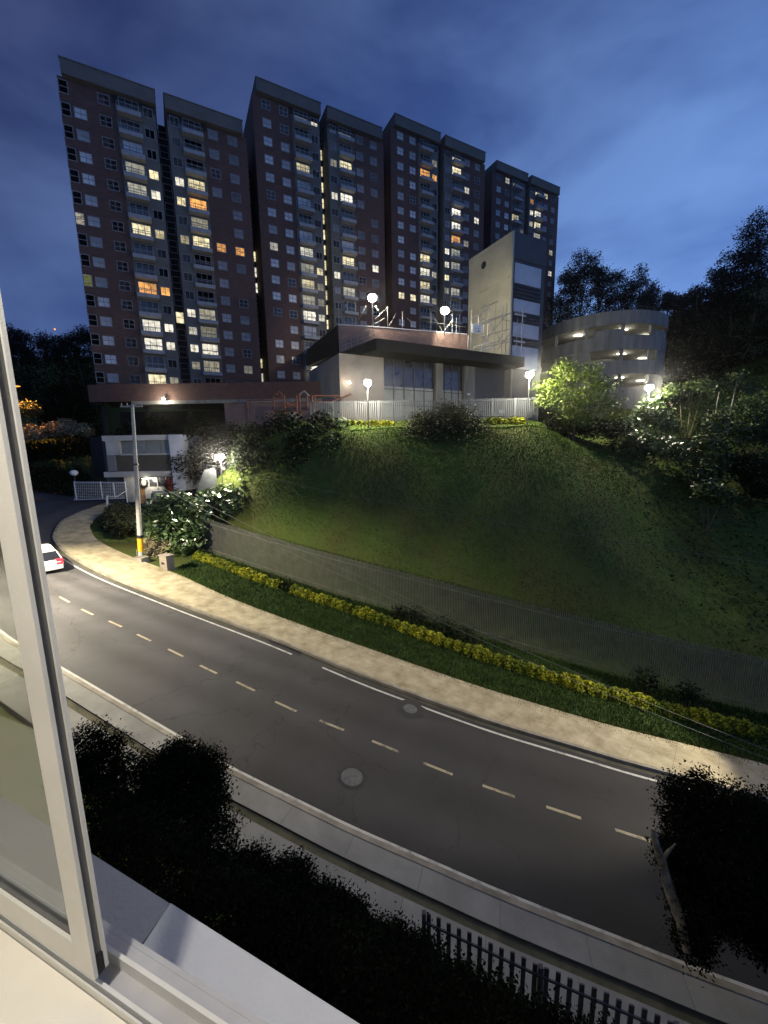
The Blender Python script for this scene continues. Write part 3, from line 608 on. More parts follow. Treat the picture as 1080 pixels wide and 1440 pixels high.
# ------------------------------------------------------------------ clubhouse with rooftop court
def build_clubhouse():
    Y0 = 47.0; C = at(529, 475.5, Y0); zt = C[2]
    t = thing('clubhouse', 'low clubhouse with a broad dark canopy, glazed front and brick rooftop court', 'clubhouse', (0, 0, 0))
    up = np.array([0, 0, 1.])
    Cl = atz(474, 498, zt); E = hit(738, 501, C, V3); E[2] = zt; Lw = float(np.dot(E-C, U3))
    g = lambda u, v, z: C+U3*u+V3*v+up*(z-zt)
    th = 1.25
    # canopy slab and its edge
    mb = MB(); mb.prism([g(0, 0, zt-th), g(Lw, 0, zt-th), g(Lw, 16, zt-th), Cl+V3*8-up*th, Cl-up*th], up*th); mb.build('canopy_roof', 'canopy', t)
    f0 = 3.0                                       # ground level on the terrace
    n = V3; W0 = g(0, 3.20, 0)
    # front wall: blank bay, glazed bay, columns, dark bay
    def uat(px, py): return float(np.dot(hit(px, py, W0, n)-C, U3))
    ua, ub, uc, ud, ue, uf = uat(478, 540), uat(540, 540), uat(612, 540), uat(622, 540), uat(652, 540), uat(667, 540)
    mb = MB(); mb.prism([g(ua, 3.20, f0-1), g(ub, 3.20, f0-1), g(ub, 3.20, zt-th), g(ua, 3.20, zt-th)], V3*.3); mb.build('blank_wall', 'render_beige', t)
    mb = MB(); mb.prism([g(ua, 3.22, f0-1), g(ua, 3.22, zt-th), g(ua, 15, zt-th), g(ua, 15, f0-1)], U3*-.02+up*0); mb.build('side_wall', 'render_grey', t)
    mb = MB(); zz = [f0-1, f0+3.9, zt-th]
    mb.prism([g(ub, 3.60, f0-1), g(ue, 3.60, f0-1), g(ue, 3.60, zt-th), g(ub, 3.60, zt-th)], V3*.06); gl = mb.build('glazing', 'glass_dim', t)
    mb = MB()
    for k in range(9):
        u = ub+(uc-ub)*k/5 if k < 6 else ud+(ue-ud)*(k-5.5)/3
        mb.obox(g(u-.05, 3.50, f0-1), U3*.1, V3*.1, up*(zt-th-f0+1))
    for z in (f0+.6, f0+2.6, f0+4.6): mb.obox(g(ub, 3.48, z), U3*(ue-ub), V3*.1, up*.1)
    mb.build('mullions', 'dark_steel', gl)
    mb = MB(); mb.prism([g(ub, 3.59, f0+5.0), g(ue, 3.59, f0+5.0), g(ue, 3.59, zt-th), g(ub, 3.59, zt-th)], V3*.005); mb.build('upper_panes', 'pane_dark', gl)
    for a, b, nm in ((uc, ud, 'column'), (ue, uf, 'column')):
        mb = MB(); mb.obox(g(a, 3.05, f0-1), U3*(b-a), V3*.5, up*(zt-th-f0+1)); mb.build(nm, 'concrete', t)
    for z in (f0+2.6, f0+4.4): mb = MB(); mb.obox(g(ue+.5, 2.90, z), U3*.5, V3*.15, up*.25); mb.build('number_plate', 'panel', t)
    mb = MB(); mb.prism([g(uf, 3.20, f0-1), g(Lw-.3, 3.20, f0-1), g(Lw-.3, 3.20, zt-th), g(uf, 3.20, zt-th)], V3*.3); mb.build('dark_wall', 'darkgrey', t)
    mb = MB(); mb.obox(g(uat(702, 548), 2.95, f0+2.1), U3*.9, V3*.25, up*.45); mb.build('air_unit', 'panel', t)
    mb = MB(); mb.prism([g(Lw-.6, 1.9, f0-1), g(Lw-.3, 1.9, f0-1), g(Lw-.3, 14, f0-1), g(Lw-.6, 14, f0-1)], up*(zt-th-f0+1)); mb.build('end_wall', 'render_grey', t)
    # brick parapet of the rooftop court
    B = at(527, 460, 56); zc = B[2]; A = atz(476, 457, zc); D = atz(657, 470.5, zc)
    mb = MB(); dz = zc-zt+.05
    mb.prism([A-up*dz, B-up*dz, B, A], np.array([0, .3, 0])); mb.prism([B-up*dz, D-up*dz, D, B], np.array([0, .3, 0])); pw = mb.build('court_parapet', 'brick_pink', t)
    mb = MB(); mb.prism([A+np.array([-.05, -.06, 0]), B+np.array([0, -.06, 0]), B+np.array([0, .36, 0]), A+np.array([-.05, .36, 0])], up*.1); mb.prism([B+np.array([0.001, -.06, 0]), D+np.array([0, -.06, 0]), D+np.array([0, .36, 0]), B+np.array([0.001, .36, 0])], up*.1); mb.build('coping', 'panel', pw)
    mb = MB(); P = [at(478, 494, 54.9), at(527, 468, 55.5)]
    for k in range(3): mb.tube([P[0]+up*(.15+.45*k), P[1]+up*(-.6+.45*k)], .035, 5)
    for k in range(7): q = P[0]+(P[1]-P[0])*k/6; mb.tube([q-up*.3, q+up*.9], .03, 5)
    mb.build('stair_rail', 'steel', t)
    # court floor
    mb = MB(); mb.prism([A+np.array([.1, .35, -1.2]), B+np.array([0, .35, -1.2]), D+np.array([0, .35, -1.2]), D+np.array([-4, 14, -1.2]), A+np.array([-2, 14, -1.2])], up*.15); mb.build('court_floor', 'concrete', t)
    # left wing with its own dark fascia and lit windows
    w0 = at(474, 457.5, 57.5); w1 = hit(395, 505, w0, U3); w1[2] = w0[2]
    mb = MB(); mb.prism([w0, w1, w1-up*1.5, w0-up*3.6], U3*6); mb.build('wing_roof', 'canopy', t)
    q0 = w0+U3*.9-V3*.0; q1 = w1+U3*.9-V3*1.2
    mb = MB(); mb.prism([q0-up*3.6, q1-up*1.5, q1-up*8, q0-up*9], U3*.3); mb.build('wing_wall', 'render_grey', t)
    pl = w0+U3*.8
    for px0, px1, y0, y1 in ((414, 430, 518, 534), (436, 457, 515, 530)):
        c = [hit(x, y, pl, U3) for x, y in ((px0, y1+2), (px1, y1), (px1, y0-2), (px0, y0))]
        f = MB().prism(c, U3*.04).build('window', 'frame', t)
        c = [hit(x, y, pl-U3*.05, U3) for x, y in ((px0+1, y1+1), (px1-1, y1-1), (px1-1, y0-1), (px0+1, y0+1))]
        MB().prism(c, U3*.03).build('pane', 'lit_white', f)
    return t, zc
CLUB, ZCOURT = build_clubhouse()
wall_lamp('lamp on the beige clubhouse wall, left of the garden lamp post', 491, 538, 48.9, 80, off=(0, -.8, -.1), group='wall lamps of the buildings')
# posts and braces round the rooftop court
def court_posts():
    t = thing('court_fence', 'pale steel posts with slanting braces around the rooftop sports court', 'court fence', (0, 0, 0))
    def post(px, y0, y1, Y, r=.032):
        a = at(px, y0, Y); b = at(px+.5, y1, Y); b[0] = a[0]; MB().tube([b, a], r, 6).build('post', 'steel', t)
    for px, y0, y1, Y in ((476, 425, 458, 55.6), (488, 418, 440, 56.1), (499, 415, 456, 55.6), (545, 431, 460, 55.6), (566, 438, 462, 56.6), (606, 440, 466, 58.0), (636, 440, 470, 59.0), (642, 447, 471, 59.0), (647, 420, 470, 55)):
        post(px, y0, y1, Y)
    for x0, y0, x1, y1, Y in ((485, 428, 497, 452, 55.6), (515, 430, 504, 450, 56.0), (528, 430, 532, 437, 56.0), (545, 432, 527, 449, 55.8), (557, 440, 547, 459, 55.8), (541, 447, 500, 472, 55.6), (608, 442, 622, 466, 58.0), (637, 449, 624, 466, 58.0), (580, 455, 572, 447, 56.6), (655, 460, 600, 452, 60)):
        MB().tube([at(x0, y0, Y), at(x1, y1, Y)], .026, 5).build('brace', 'steel', t)
court_posts()
def floodlight(label, px, py, Y, pyb, watts, aim):
    c = at(px, py, Y); b = at(px, pyb, Y); t = thing('floodlight', label, 'floodlight', c, group='rooftop court floodlights')
    h = c[2]-b[2]; mb = MB(); mb.tube([(0, .1, -h), (0, .1, -.3)], .06, 8); mb.build('mast', 'steel', t)
    mb = MB(); mb.box(-.32, .32, .02, .22, -.2, .22); mb.build('housing', 'dark_steel', t)
    mb = MB(); mb.ball((0, -.04, 0), (.58, .16, .50)); mb.build('diffuser', 'bulb', t)
    a = np.array(aim)/np.linalg.norm(aim); lamp('lamp_light', a*.62, watts, LAMP_COL, .2, t, 'SPOT', 150, aim); lamp('lamp_light', (0, -.6, -.1), watts*.065, LAMP_COL, .2, t); return t
floodlight('bright floodlight at the left end of the rooftop court, over the parapet corner', 523.5, 419, 54.6, 466, P_COURT, (.25, .9, -.25))
floodlight('bright floodlight at the right end of the rooftop court, left of the backboard', 625.5, 437, 56.3, 473, P_COURT*.55, (.7, .6, -.5))
def backboard():
    Y = 57; c = at(671, 462, Y); t = thing('basketball_hoop', 'white basketball backboard on a leaning post at the right of the rooftop court', 'basketball hoop', c)
    ax = np.array([.95, .3, 0]); n = np.array([.3, -.95, 0]); up = np.array([0, 0, 1.])
    mb = MB(); mb.obox(-ax*.8-up*.6, ax*1.55, -n*.06, up*1.15); mb.build('board', 'board', t)
    mb = MB(); q = -ax*.28-up*.42+n*.02
    for o, a, b in ((q, ax*.55, up*.05), (q+up*.42, ax*.55, up*.05), (q, ax*.05, up*.46), (q+ax*.5, ax*.05, up*.46)): mb.obox(o, a, n*.012, b)
    mb.build('target_square', 'rail', t)
    mb = MB(); mb.tube([np.array([-1.25, .1, -2.6]), np.array([-1.2, .1, -.9]), np.array([-.2, .2, -.1])], .07, 6); mb.build('post', 'steel', t)
    mb = MB(); r = [(-n*-.0)+n*.35+np.array([.22*math.cos(a), .22*math.sin(a), -.45]) for a in np.linspace(0, 2*math.pi, 13)]; mb.tube(r, .02, 5); mb.build('hoop', 'redwood', t)
backboard()
def court_bench():
    c = at(683, 489, 55.5); t = thing('stair_handrail', 'pale steel handrail stepping down below the basketball backboard', 'handrail', c)
    mb = MB(); mb.tube([(-1.8, 0, -.4), (-1.6, 0, 0.1), (.5, .1, .75), (1.2, .1, .75)], .05, 6); mb.tube([(-1.8, 0, -.8), (.6, .1, .1), (1.2, .1, .1)], .05, 6)
    for x, z in ((-1.6, 0.1), (-.5, .4), (.5, .7)): mb.tube([(x, .05, z-1.2), (x, .05, z)], .04, 6)
    mb.build('rail', 'white_steel', t)
court_bench()

# ------------------------------------------------------------------ stair block behind the court
def build_stair_block():
    C = at(721.5, 500, 63.0); T0 = at(721.5, 325, 63.0); zt = T0[2]; up = np.array([0, 0, 1.])
    Lp = hit(660.5, 362, T0, U3); dv = float(np.dot(Lp-T0, V3)); Rp = hit(768, 349, T0, V3); du = float(np.dot(Rp-T0, U3))
    zb = 3.0; t = thing('stair_block', 'tall pale block with a khaki side and dark louvred front behind the court', 'stair block', (T0[0], T0[1], zb)); h = zt-zb
    g = lambda u, v, z: U3*u+V3*v+up*z
    mb = MB(); mb.obox(g(0.02, .02, -4), U3*(du-.04), V3*(dv-.02), up*(h+3.98)); mb.build('core', 'darkgrey', t)
    mb = MB(); mb.obox(g(-.12, 0.0, -4), U3*.12, V3*dv, up*(h+4)); mb.build('khaki_wall', 'khaki', t)
    mb = MB(); mb.obox(g(-.2, -.05, h-.7), U3*.08, V3*(dv+.05), up*.12); mb.build('wall_ledge', 'khaki', t); MB().obox(g(-.24, .3, h-6.2), U3*.12, V3*(dv*.72), up*.25).build('wall_ledge', 'khaki', t)
    mb = MB(); c = g(-.14, dv*.62, h-2.3); mb.tube([c, c-U3*.05], .55, 16); mb.build('round_vent', 'louver', t)
    # front: dark frame with pale panels and louvre bands
    mb = MB(); mb.obox(g(-.1, -.14, h-3.6), U3*(du+.1), V3*.14, up*3.6); mb.build('front_header', 'darkgrey', t)
    def zpx(py): return float(hit(742, py, T0, V3)[2]-zb)
    zs = [(zpx(374), zpx(402)), (zpx(424), zpx(441)), (zpx(457), zpx(476)), (zpx(489), zpx(520))]
    for a, b in zs: mb = MB(); mb.obox(g(.55, -.1, min(a, b)), U3*(du*.86-.5), V3*.1, up*abs(b-a)); mb.build('front_panel', 'panel', t)
    for (a, b), n in (((402, 423), 4), ((442, 456), 3), ((477, 488), 3)):
        z0, z1 = zpx(b), zpx(a); mb = MB()
        for k in range(n): z = z0+(z1-z0)*(k+.2)/n; mb.obox(g(.5, -.16, z), U3*(du*.86-.4), V3*.16, up*((z1-z0)/n*.5))
        mb.build('louvre_band', 'panel' if False else 'louver', t)
    mb = MB(); mb.obox(g(-.12, -.18, -2), U3*.3, V3*.16, up*(h+2)); mb.build('corner_post', 'khaki', t)
    mb = MB()
    for z in (zpx(447), zpx(484)): mb.obox(g(.7, -.3, z), U3*2.3, V3*.12, up*.22)
    mb.build('light_strip', 'panel', t)
    # scaffold-like steel screen standing in front
    s = thing('steel_screen', 'pale steel poles and slanting braces in front of the khaki block', 'steel screen', (0, 0, 0)); Y = 58
    for px, y0, y1 in ((673, 444, 468), (687, 428, 495), (707, 430, 500), (719, 420, 498), (735.5, 433, 502)): a = at(px, y0, Y); b = at(px, y1, Y); b[0] = a[0]; MB().tube([b, a], .06, 6).build('pole', 'steel', s)
    for px, y0, y1 in ((663, 436, 492), (680, 440, 496), (697, 428, 498), (713, 426, 499), (728, 448, 500)): a = at(px, y0, Y+.6); b = at(px, y1, Y+.6); b[0] = a[0]; MB().tube([b, a], .045, 6).build('pole', 'steel', s)
    for x0, y0, x1, y1 in ((663, 462, 719, 440), (663, 478, 719, 462), (664, 492, 719, 480), (663, 448, 690, 432), (722, 438, 737, 441), (722, 470, 737, 473), (724, 486, 737, 488), (697, 462, 713, 440), (680, 484, 697, 458), (663, 470, 680, 446), (700, 492, 719, 466), (676, 434, 700, 424), (674, 455, 707, 443), (688, 452, 703, 478), (672, 466, 683, 478), (705, 449, 719, 452), (690, 483, 719, 476), (707, 470, 700, 480), (725, 458, 738, 452)): MB().tube([at(x0, y0, Y), at(x1, y1, Y)], .05, 5).build('brace', 'steel', s)
build_stair_block()

# ------------------------------------------------------------------ round parking ramp
def build_ramp():
    Yc = 74.; r0 = at(849.5, 480, Yc); Rr = 10.1; cx, cy = r0[0]-1.0, Yc; zt = at(849, 436, Yc-Rr)[2]; zb = 3.5
    t = thing('parking_ramp', 'round grey concrete parking ramp with lit strip openings', 'parking ramp', (cx, cy, zb)); n = 72
    def ring(name, ra, rb, z0, z1, mname, parent, a0=0, a1=2*math.pi, tilt=.0):
        k = max(4, int(n*(a1-a0)/(2*math.pi))); closed = a1-a0 > 6.28; mb = MB(); A = np.linspace(a0, a1, k+1)
        V = []
        for a in A:
            dz = tilt*math.cos(a)
            for r, z in ((ra, z0), (rb, z0), (rb, z1), (ra, z1)): V.append((r*math.cos(a), r*math.sin(a), z-zb+dz))
        F = [(i*4+j, i*4+(j+1) % 4, (i+1)*4+(j+1) % 4, (i+1)*4+j) for i in range(k) for j in range(4)]
        if not closed: F += [(0, 1, 2, 3), (k*4+3, k*4+2, k*4+1, k*4)]
        mb.add(V, F); return mb.build(name, mname, parent)
    zpx = lambda py: at(849, py, Yc-Rr)[2]
    bands = [(455, 436), (491, 471), (526, 507), (575, 545)]
    for k, (lo, hi) in enumerate(bands):
        ring('parapet_ring', Rr, Rr-.3, zpx(lo), zpx(hi), 'concrete', t, tilt=.0)
        if k < 3: ring('floor_slab', 3.0, Rr-.3, zpx(lo)-.0, zpx(lo)+.32, 'concrete', t)
    for k in range(3):
        lo, hi = zpx(bands[k+1][1]), zpx(bands[k][0])
        for a in (200, 232, 262, 291, 322, 352, 60, 120, 160): 
            x, y = (Rr-.5)*math.cos(R(a)), (Rr-.5)*math.sin(R(a)); MB().obox((x-.2, y-.2, lo-zb-.6), (.4, 0, 0), (0, .4, 0), (0, 0, hi-lo+.6)).build('column', 'concrete', t)
        for a in (215, 272, 330):
            x, y = (Rr-3.2)*math.cos(R(a)), (Rr-3.2)*math.sin(R(a)); tb = MB().obox((x-.7, y-.1, hi-zb-.1), (1.4, 0, 0), (0, .2, 0), (0, 0, .09)).build('ceiling_light', 'tube', t)
            lamp('lamp_light', (x, y, hi-zb-.35), 300 if a != 330 else 150, (1, .93, .74), .25, t)
    # dark infill panels in some bays
    for k, spans in enumerate((((238, 262), (292, 322)), ((298, 330), (212, 236)), ((205, 255), (290, 335)))):
        lo, hi = zpx(bands[k+1][1]), zpx(bands[k][0])
        for a, b in spans: ring('infill_panel', Rr-.1, Rr-.25, lo, lo+(hi-lo)*(.55 if k == 0 else .98), 'concrete', t, R(a), R(b))
    ring('drum_core', .1, 3.0, zb-3, zt-.4, 'concrete', t)
    return t
build_ramp()
# ------------------------------------------------------------------ fences
def picket_panel(a, b, za, zb, h, w, gap, mname, parent, name='picket_panel', point=False, d=.025):
    """upright pickets with two rails between plan points a, b; pattern of one panel in one mesh"""
    a, b = np.array(a, float), np.array(b, float); L = np.linalg.norm(b-a); e = (b-a)/L; nrm = np.array([-e[1], e[0]]); n = max(1, int(L/gap)); mb = MB()
    for i in range(n):
        q = a+e*((i+.5)*L/n); z = za+(zb-za)*((i+.5)/n); E3 = np.array([e[0]*w, e[1]*w, 0]); D = np.array([nrm[0]*d, nrm[1]*d, 0]); hh = h*(1+.012*math.sin(i*1.7))
        mb.obox(np.array([q[0], q[1], z])-E3/2-D/2, E3, D, (0, 0, hh))
    for f in (.12, .88):
        o = np.array([a[0]-nrm[0]*.03, a[1]-nrm[1]*.03, za+h*f]); mb.obox(o, (*((b-a)), zb-za), (nrm[0]*-.03, nrm[1]*-.03, 0), (0, 0, .05))
    return mb.build(name, mname, parent)
def fence_along(t, C, h, w, gap, mname, step, zf, pr=.04, post=True):
    s = np.r_[0, np.cumsum(np.linalg.norm(np.diff(C, axis=0), axis=1))]; k = int(s[-1]/step); T = np.linspace(0, s[-1], k+1)
    P = np.stack([np.interp(T, s, C[:, i]) for i in (0, 1)], 1)
    for i in range(k):
        picket_panel(P[i], P[i+1], zf(*P[i]), zf(*P[i+1]), h, w, gap, mname, t)
    if post:
        for p in P: z = zf(*p); MB().box(p[0]-pr, p[0]+pr, p[1]-pr, p[1]+pr, z-.3, z+h-.01).build('post', mname, t)
t = thing('picket_fence', 'long tall grey picket fence at the foot of the grass slope behind the yellow hedge', 'fence', (0, 0, 0))
fc = FENCEc[(FENCEc[:, 0] > -16.2) & (FENCEc[:, 0] < 30)]
fence_along(t, fc, 3.0, .042, .105, 'fence', 2.6, lambda x, y: float(road_z(x))+.02, post=False)
t = thing('picket_fence', 'pale blue grey picket fence along the terrace in front of the clubhouse', 'fence', (0, 0, 0))
zt_ = 3.05
fence_along(t, np.array([(-7.6, 42.4), (-2, 42.3), (5, 42.2), (16.4, 42.1)]), 2.05, .085, .19, 'fence_white', 2.4, lambda x, y: zt_)
t = thing('picket_fence', 'short pale picket fence climbing the bank below the garden lamp, seen end on', 'fence', (0, 0, 0))
mb = MB(); a, b = at(274, 698, 36.2), at(306, 691, 37.0); hh = at(291, 660, 36.6)[2]-at(291, 694, 36.6)[2]
for i in range(17):
    f = (i+.5)/17; q = a+(b-a)*f; h = hh*min(1, .06+f/.52) if f < .93 else hh*.9
    mb.obox(q-np.array([.05, 0, .3]), (.105, .02, 0), (0, .03, 0), (0, 0, h+.3))
mb.build('picket_panel', 'fence_white', t)
mb = MB(); mb.tube([a+np.array([.3, .06, .35]), b+np.array([0, .06, .45])], .03, 5); mb.build('rail', 'fence_white', t)
t = thing('picket_fence', 'dark flat picket fence between the near path and the black shrubs', 'fence', (0, 0, 0))
nf = offset(NEARc, -2.3); nf = nf[(nf[:, 0] > .6) & (nf[:, 0] < 12)]
fence_along(t, nf, 1.75, .085, .19, 'dark_steel', 2.2, lambda x, y: float(road_z(x))-.05)

# ------------------------------------------------------------------ lamps of the garden
def lamp_post(label, px, py, Y, watts, base_z=None, r=.35, group='garden lamp posts'):
    c = at(px, py, Y); zb = gz(c[0], c[1]) if base_z is None else base_z; h = c[2]-zb
    t = thing('lamp_post', label, 'lamp post', (c[0], c[1], zb), group=group)
    mb = MB(); mb.tube([(0, 0, -.2), (0, 0, h-.12)], [.06, .045], 8); mb.tube([(0, 0, -.05), (0, 0, .25)], .10, 8); mb.build('pole', 'dark_steel', t)
    MB().ball((0, 0, h), (r, r, r)).build('globe', 'bulb', t)
    mb = MB(); mb.ball((0, 0, h+r*.55), (r*1.25, r*1.25, r*.5), zmin=0); mb.build('cap', 'dark_steel', t)
    for s in (-1, 1): lamp('lamp_light', (.28*s, -.3, h-.12), watts/2, LAMP_COL, .12, t)
    return t
lamp_post('lamp post on the terrace in front of the beige clubhouse wall', 517, 538.5, 40.4, P_TERR, 2.1)
lamp_post('lamp post at the right end of the terrace fence, beside the bright green tree', 744.5, 527, 40.6, P_TERR*1.2, 2.2)
lamp_post('lamp post among the shrubs right of the parking ramp', 913, 545, 41, P_TERR*.9)
lamp_post('lamp post beside the gatehouse, above the broad leaved shrubs', 310, 642, 37.0, P_GATE)
def street_lamp(label, base, head, watts, color, group, glow='bulb', arm=1.6, spot=None, aim=None):
    """concrete pole, arm and a cobra head; base and head are world points"""
    t = thing('street_lamp', label, 'street lamp', base, group=group); b = np.array(base, float); h = np.array(head, float)-b
    mb = MB(); mb.tube([(0, 0, -.3), (0, 0, h[2]+.15)], [.15, .09], 10); mb.build('pole', 'pole', t)
    d = np.array([h[0], h[1], 0]); d = d/(np.linalg.norm(d)+1e-6)
    mb = MB(); mb.tube([(0, 0, h[2]), h*np.array([.6, .6, 1])+np.array([0, 0, .22]), h+np.array([0, 0, .1])], .035, 6); mb.build('arm', 'steel', t)
    n = np.array([-d[1], d[0], 0]); mb = MB(); mb.obox(h-d*.25-n*.14+np.array([0, 0, .02]), d*.75, n*.28, (0, 0, .13)); mb.build('head', 'steel', t)
    mb = MB(); q = 1.0 if glow == 'bulb' else 2.6; mb.ball(h+d*.12, (.2*q, .13*q, .05*q), zmin=-1, zmax=0); mb.build('lens', glow, t)
    if spot:
        o = lamp('lamp_light', h+d*.12-np.array([0, 0, .12]), watts, color, .2, t, 'SPOT', spot, aim)
    else: lamp('lamp_light', h+d*.12-np.array([0, -.0, .25]), watts, color, .2, t)
    return t
street_lamp('tall street lamp on the near pavement past the window sash', (-22.6, 17.6, -7.7), (-21.6, 19.6, -.4), P_STREET, (1, .89, .66), 'street lamps of the road', spot=126, aim=(.32, .16, -1))
street_lamp('tall street lamp on the far pavement farther down the road', (22.0, 13.6, -14.2), (21.2, 13.2, -4.2), P_STREET2, (1, .90, .72), 'street lamps of the road', spot=48, aim=(-14, 2.6, -7.4))
hl = at(23, 543, 62); street_lamp('orange street lamp glowing on the dark wooded bank beyond the sash', (hl[0]-1.5, 63, hl[2]-9), tuple(hl), P_ORANGE, (1, .42, .08), 'street lamps of the road', 'bulb_orange', spot=118)

# ------------------------------------------------------------------ utility pole, cabinet, wires
PB = np.array([-19.0, 29.4, float(road_z(-19.0))]); PT = at(186, 569, 29.2)
def utility_pole():
    t = thing('utility_pole', 'tall leaning concrete utility pole with a yellow band near its foot', 'utility pole', PB); d = PT-PB; ax = lambda f: tuple(d*f)
    MB().tube([ax(-.02), ax(.5), ax(1)], [.19, .15, .10], 14).build('shaft', 'pole', t)
    f0, f1 = .055, .145; MB().tube([ax(f0), ax(f1)], [.20, .197], 14).build('yellow_band', 'yellow', t); MB().tube([ax(f1+.001), ax(f1+.022)], [.199, .198], 14).build('black_band', 'black', t)
    MB().tube([np.array([-.22, -.1, -.1]), np.array([-.21, -.1, .8])], .035, 6).build('conduit', 'rail', t)
    mb = MB(); q = d*.985; mb.obox(q+np.array([-.8, -.16, 0]), (1.6, 0, 0), (0, .1, 0), (0, 0, .1)); mb.build('crossarm', 'steel', t)
    for k in (-.7, -.3, .3, .7): MB().tube([q+np.array([k, -.11, .1]), q+np.array([k, -.11, .3])], [.05, .03], 7).build('insulator', 'render_grey', t)
    mb = MB(); q = d*.63; mb.tube([q-np.array([0, 0, .06]), q+np.array([0, 0, .06])], .19, 12); mb.build('strap', 'dark_steel', t)
utility_pole()
MB().obox(PB+np.array([-.32, -.75, -.3]), (.95, -.25, 0), (.2, .7, 0), (0, 0, .62)).build('plinth', 'kerb')
tag(bpy.data.objects['plinth'], 'low concrete block at the foot of the utility pole', 'concrete block')
def cabinet():
    c = atroad(231, 803); t = thing('utility_cabinet', 'beige utility cabinet with a dark slot standing by the pavement edge', 'cabinet', (c[0], c[1], c[2]+.05), R(-30))
    MB().box(-.45, .45, -.02, .55, -.2, 1.05).build('body', 'render_beige', t); MB().box(-.5, .5, -.07, .6, 1.05, 1.13).build('top', 'render_beige', t); MB().box(-.2, .14, -.035, -.02, .45, .6).build('slot', 'black', t)
cabinet()
def wire(label, pts, r, sag, group=None):
    P = []; 
    for (a, b) in zip(pts[:-1], pts[1:]):
        for f in np.linspace(0, 1, 18): P.append(a+(b-a)*f-np.array([0, 0, sag*4*f*(1-f)]))
    o = MB().tube(P, r, 5).build('cable', 'rail'); tag(o, label, 'cable', group)
pw = PB+(PT-PB)*.62
wire('upper of two thin cables crossing in front of the picket fence', [pw, at(518, 816, 20), at(1140, 1078, 14)], 0.008, .25, 'cables from the utility pole')
wire('lower of two thin cables crossing in front of the picket fence', [pw-np.array([0, 0, .5]), at(518, 826, 20), at(1140, 1090, 14)], 0.008, .3, 'cables from the utility pole')
wire('thin cable high over the grass slope', [PB+(PT-PB)*.74, at(545, 706, 26), at(1140, 800, 22)], .008, .2, 'cables from the utility pole')

# ------------------------------------------------------------------ gatehouse, gate, playground
def gatehouse():
    Y = 46.0; t = thing('gatehouse', 'small two storey gatehouse with a white frame and brown upper band', 'gatehouse', (0, 0, 0)); up = np.array([0, 0, 1.])
    def blk(name, mname, x0, y0, x1, y1, dy=0., dep=.3, parent=None):
        a = at(x0, y0, Y+dy); b = at(x1, y1, Y+dy); a2 = at(x0, y1, Y+dy); b2 = at(x1, y0, Y+dy); xm0, xm1 = (a[0]+a2[0])/2, (b[0]+b2[0])/2
        z0, z1 = (b[2]+a2[2])/2, (a[2]+b2[2])/2
        return MB().obox((xm0, Y+dy, z0), (xm1-xm0, 0, 0), (0, dep, 0), (0, 0, z1-z0)).build(name, mname, parent or t)
    blk('rear_block', 'darkgrey', 149, 614, 241, 712, .9, 4.5)
    blk('top_beam', 'white', 143, 612, 240.5, 619.5, 0, 5.4); blk('left_pier', 'white', 149, 619.6, 168, 640, .1, .8); blk('left_return', 'render_grey', 151, 640.1, 163, 662.5, .12, .7)
    blk('brown_band', 'brown', 163.2, 640, 240.4, 663, .2, .6)
    w = blk('upper_window', 'glass_dim', 168.2, 620, 240.4, 637.5, .45, .1); blk('sill', 'white', 168.2, 637.6, 240.4, 639.9, .1, .6, w)
    for x in (189, 206, 226): blk('mullion', 'render_grey', x-.5, 620, x+.5, 637.5, .4, .04, w)
    blk('mid_slab', 'white', 146, 663.1, 240.4, 670.5, -.5, 5.4); blk('fin_wall', 'panel', 240.6, 611, 258, 690, -.7, 5.6)
    blk('ground_wall', 'white', 176, 670.6, 196, 706, .3, .25); blk('ground_wall', 'white', 204.5, 684.5, 240.4, 709, .3, .25); blk('ground_wall', 'white', 196.1, 670.6, 208, 684, .3, .25)
    d = blk('door', 'wood', 196.2, 684.2, 204.3, 708, .32, .1); blk('handle', 'steel', 202.8, 695, 203.4, 697, .24, .06, d)
    w = blk('window', 'pane_dark', 208.2, 671, 240.4, 684.3, .5, .08)
    for x in (208.8, 221, 233.5): blk('mullion', 'white', x-.6, 671, x+.6, 684.3, .36, .1, w)
    c = at(202, 678.5, Y+.2); mb = MB(); P = [c+np.array([.42*math.cos(a), 0, .5*math.sin(a)]) for a in np.linspace(R(50), R(395), 20)]; mb.tube(P, .13, 7); mb.build('tyre_ring', 'black', t)
    c = at(207, 672.5, Y-.2); MB().box(-.6, .6, -.08, .08, -.06, 0).build('soffit_light', 'tube', t, c); lamp('lamp_light', c+np.array([0, -.25, -.25]), 190, (1, .93, .78), .3, t)
    c = at(228, 689, Y-1.2); MB().obox(c+np.array([-1.2, 0, -1.4]), (3.0, 0, 0), (0, .6, 0), (0, 0, 1.3)).build('counter', 'white', t)
gatehouse()
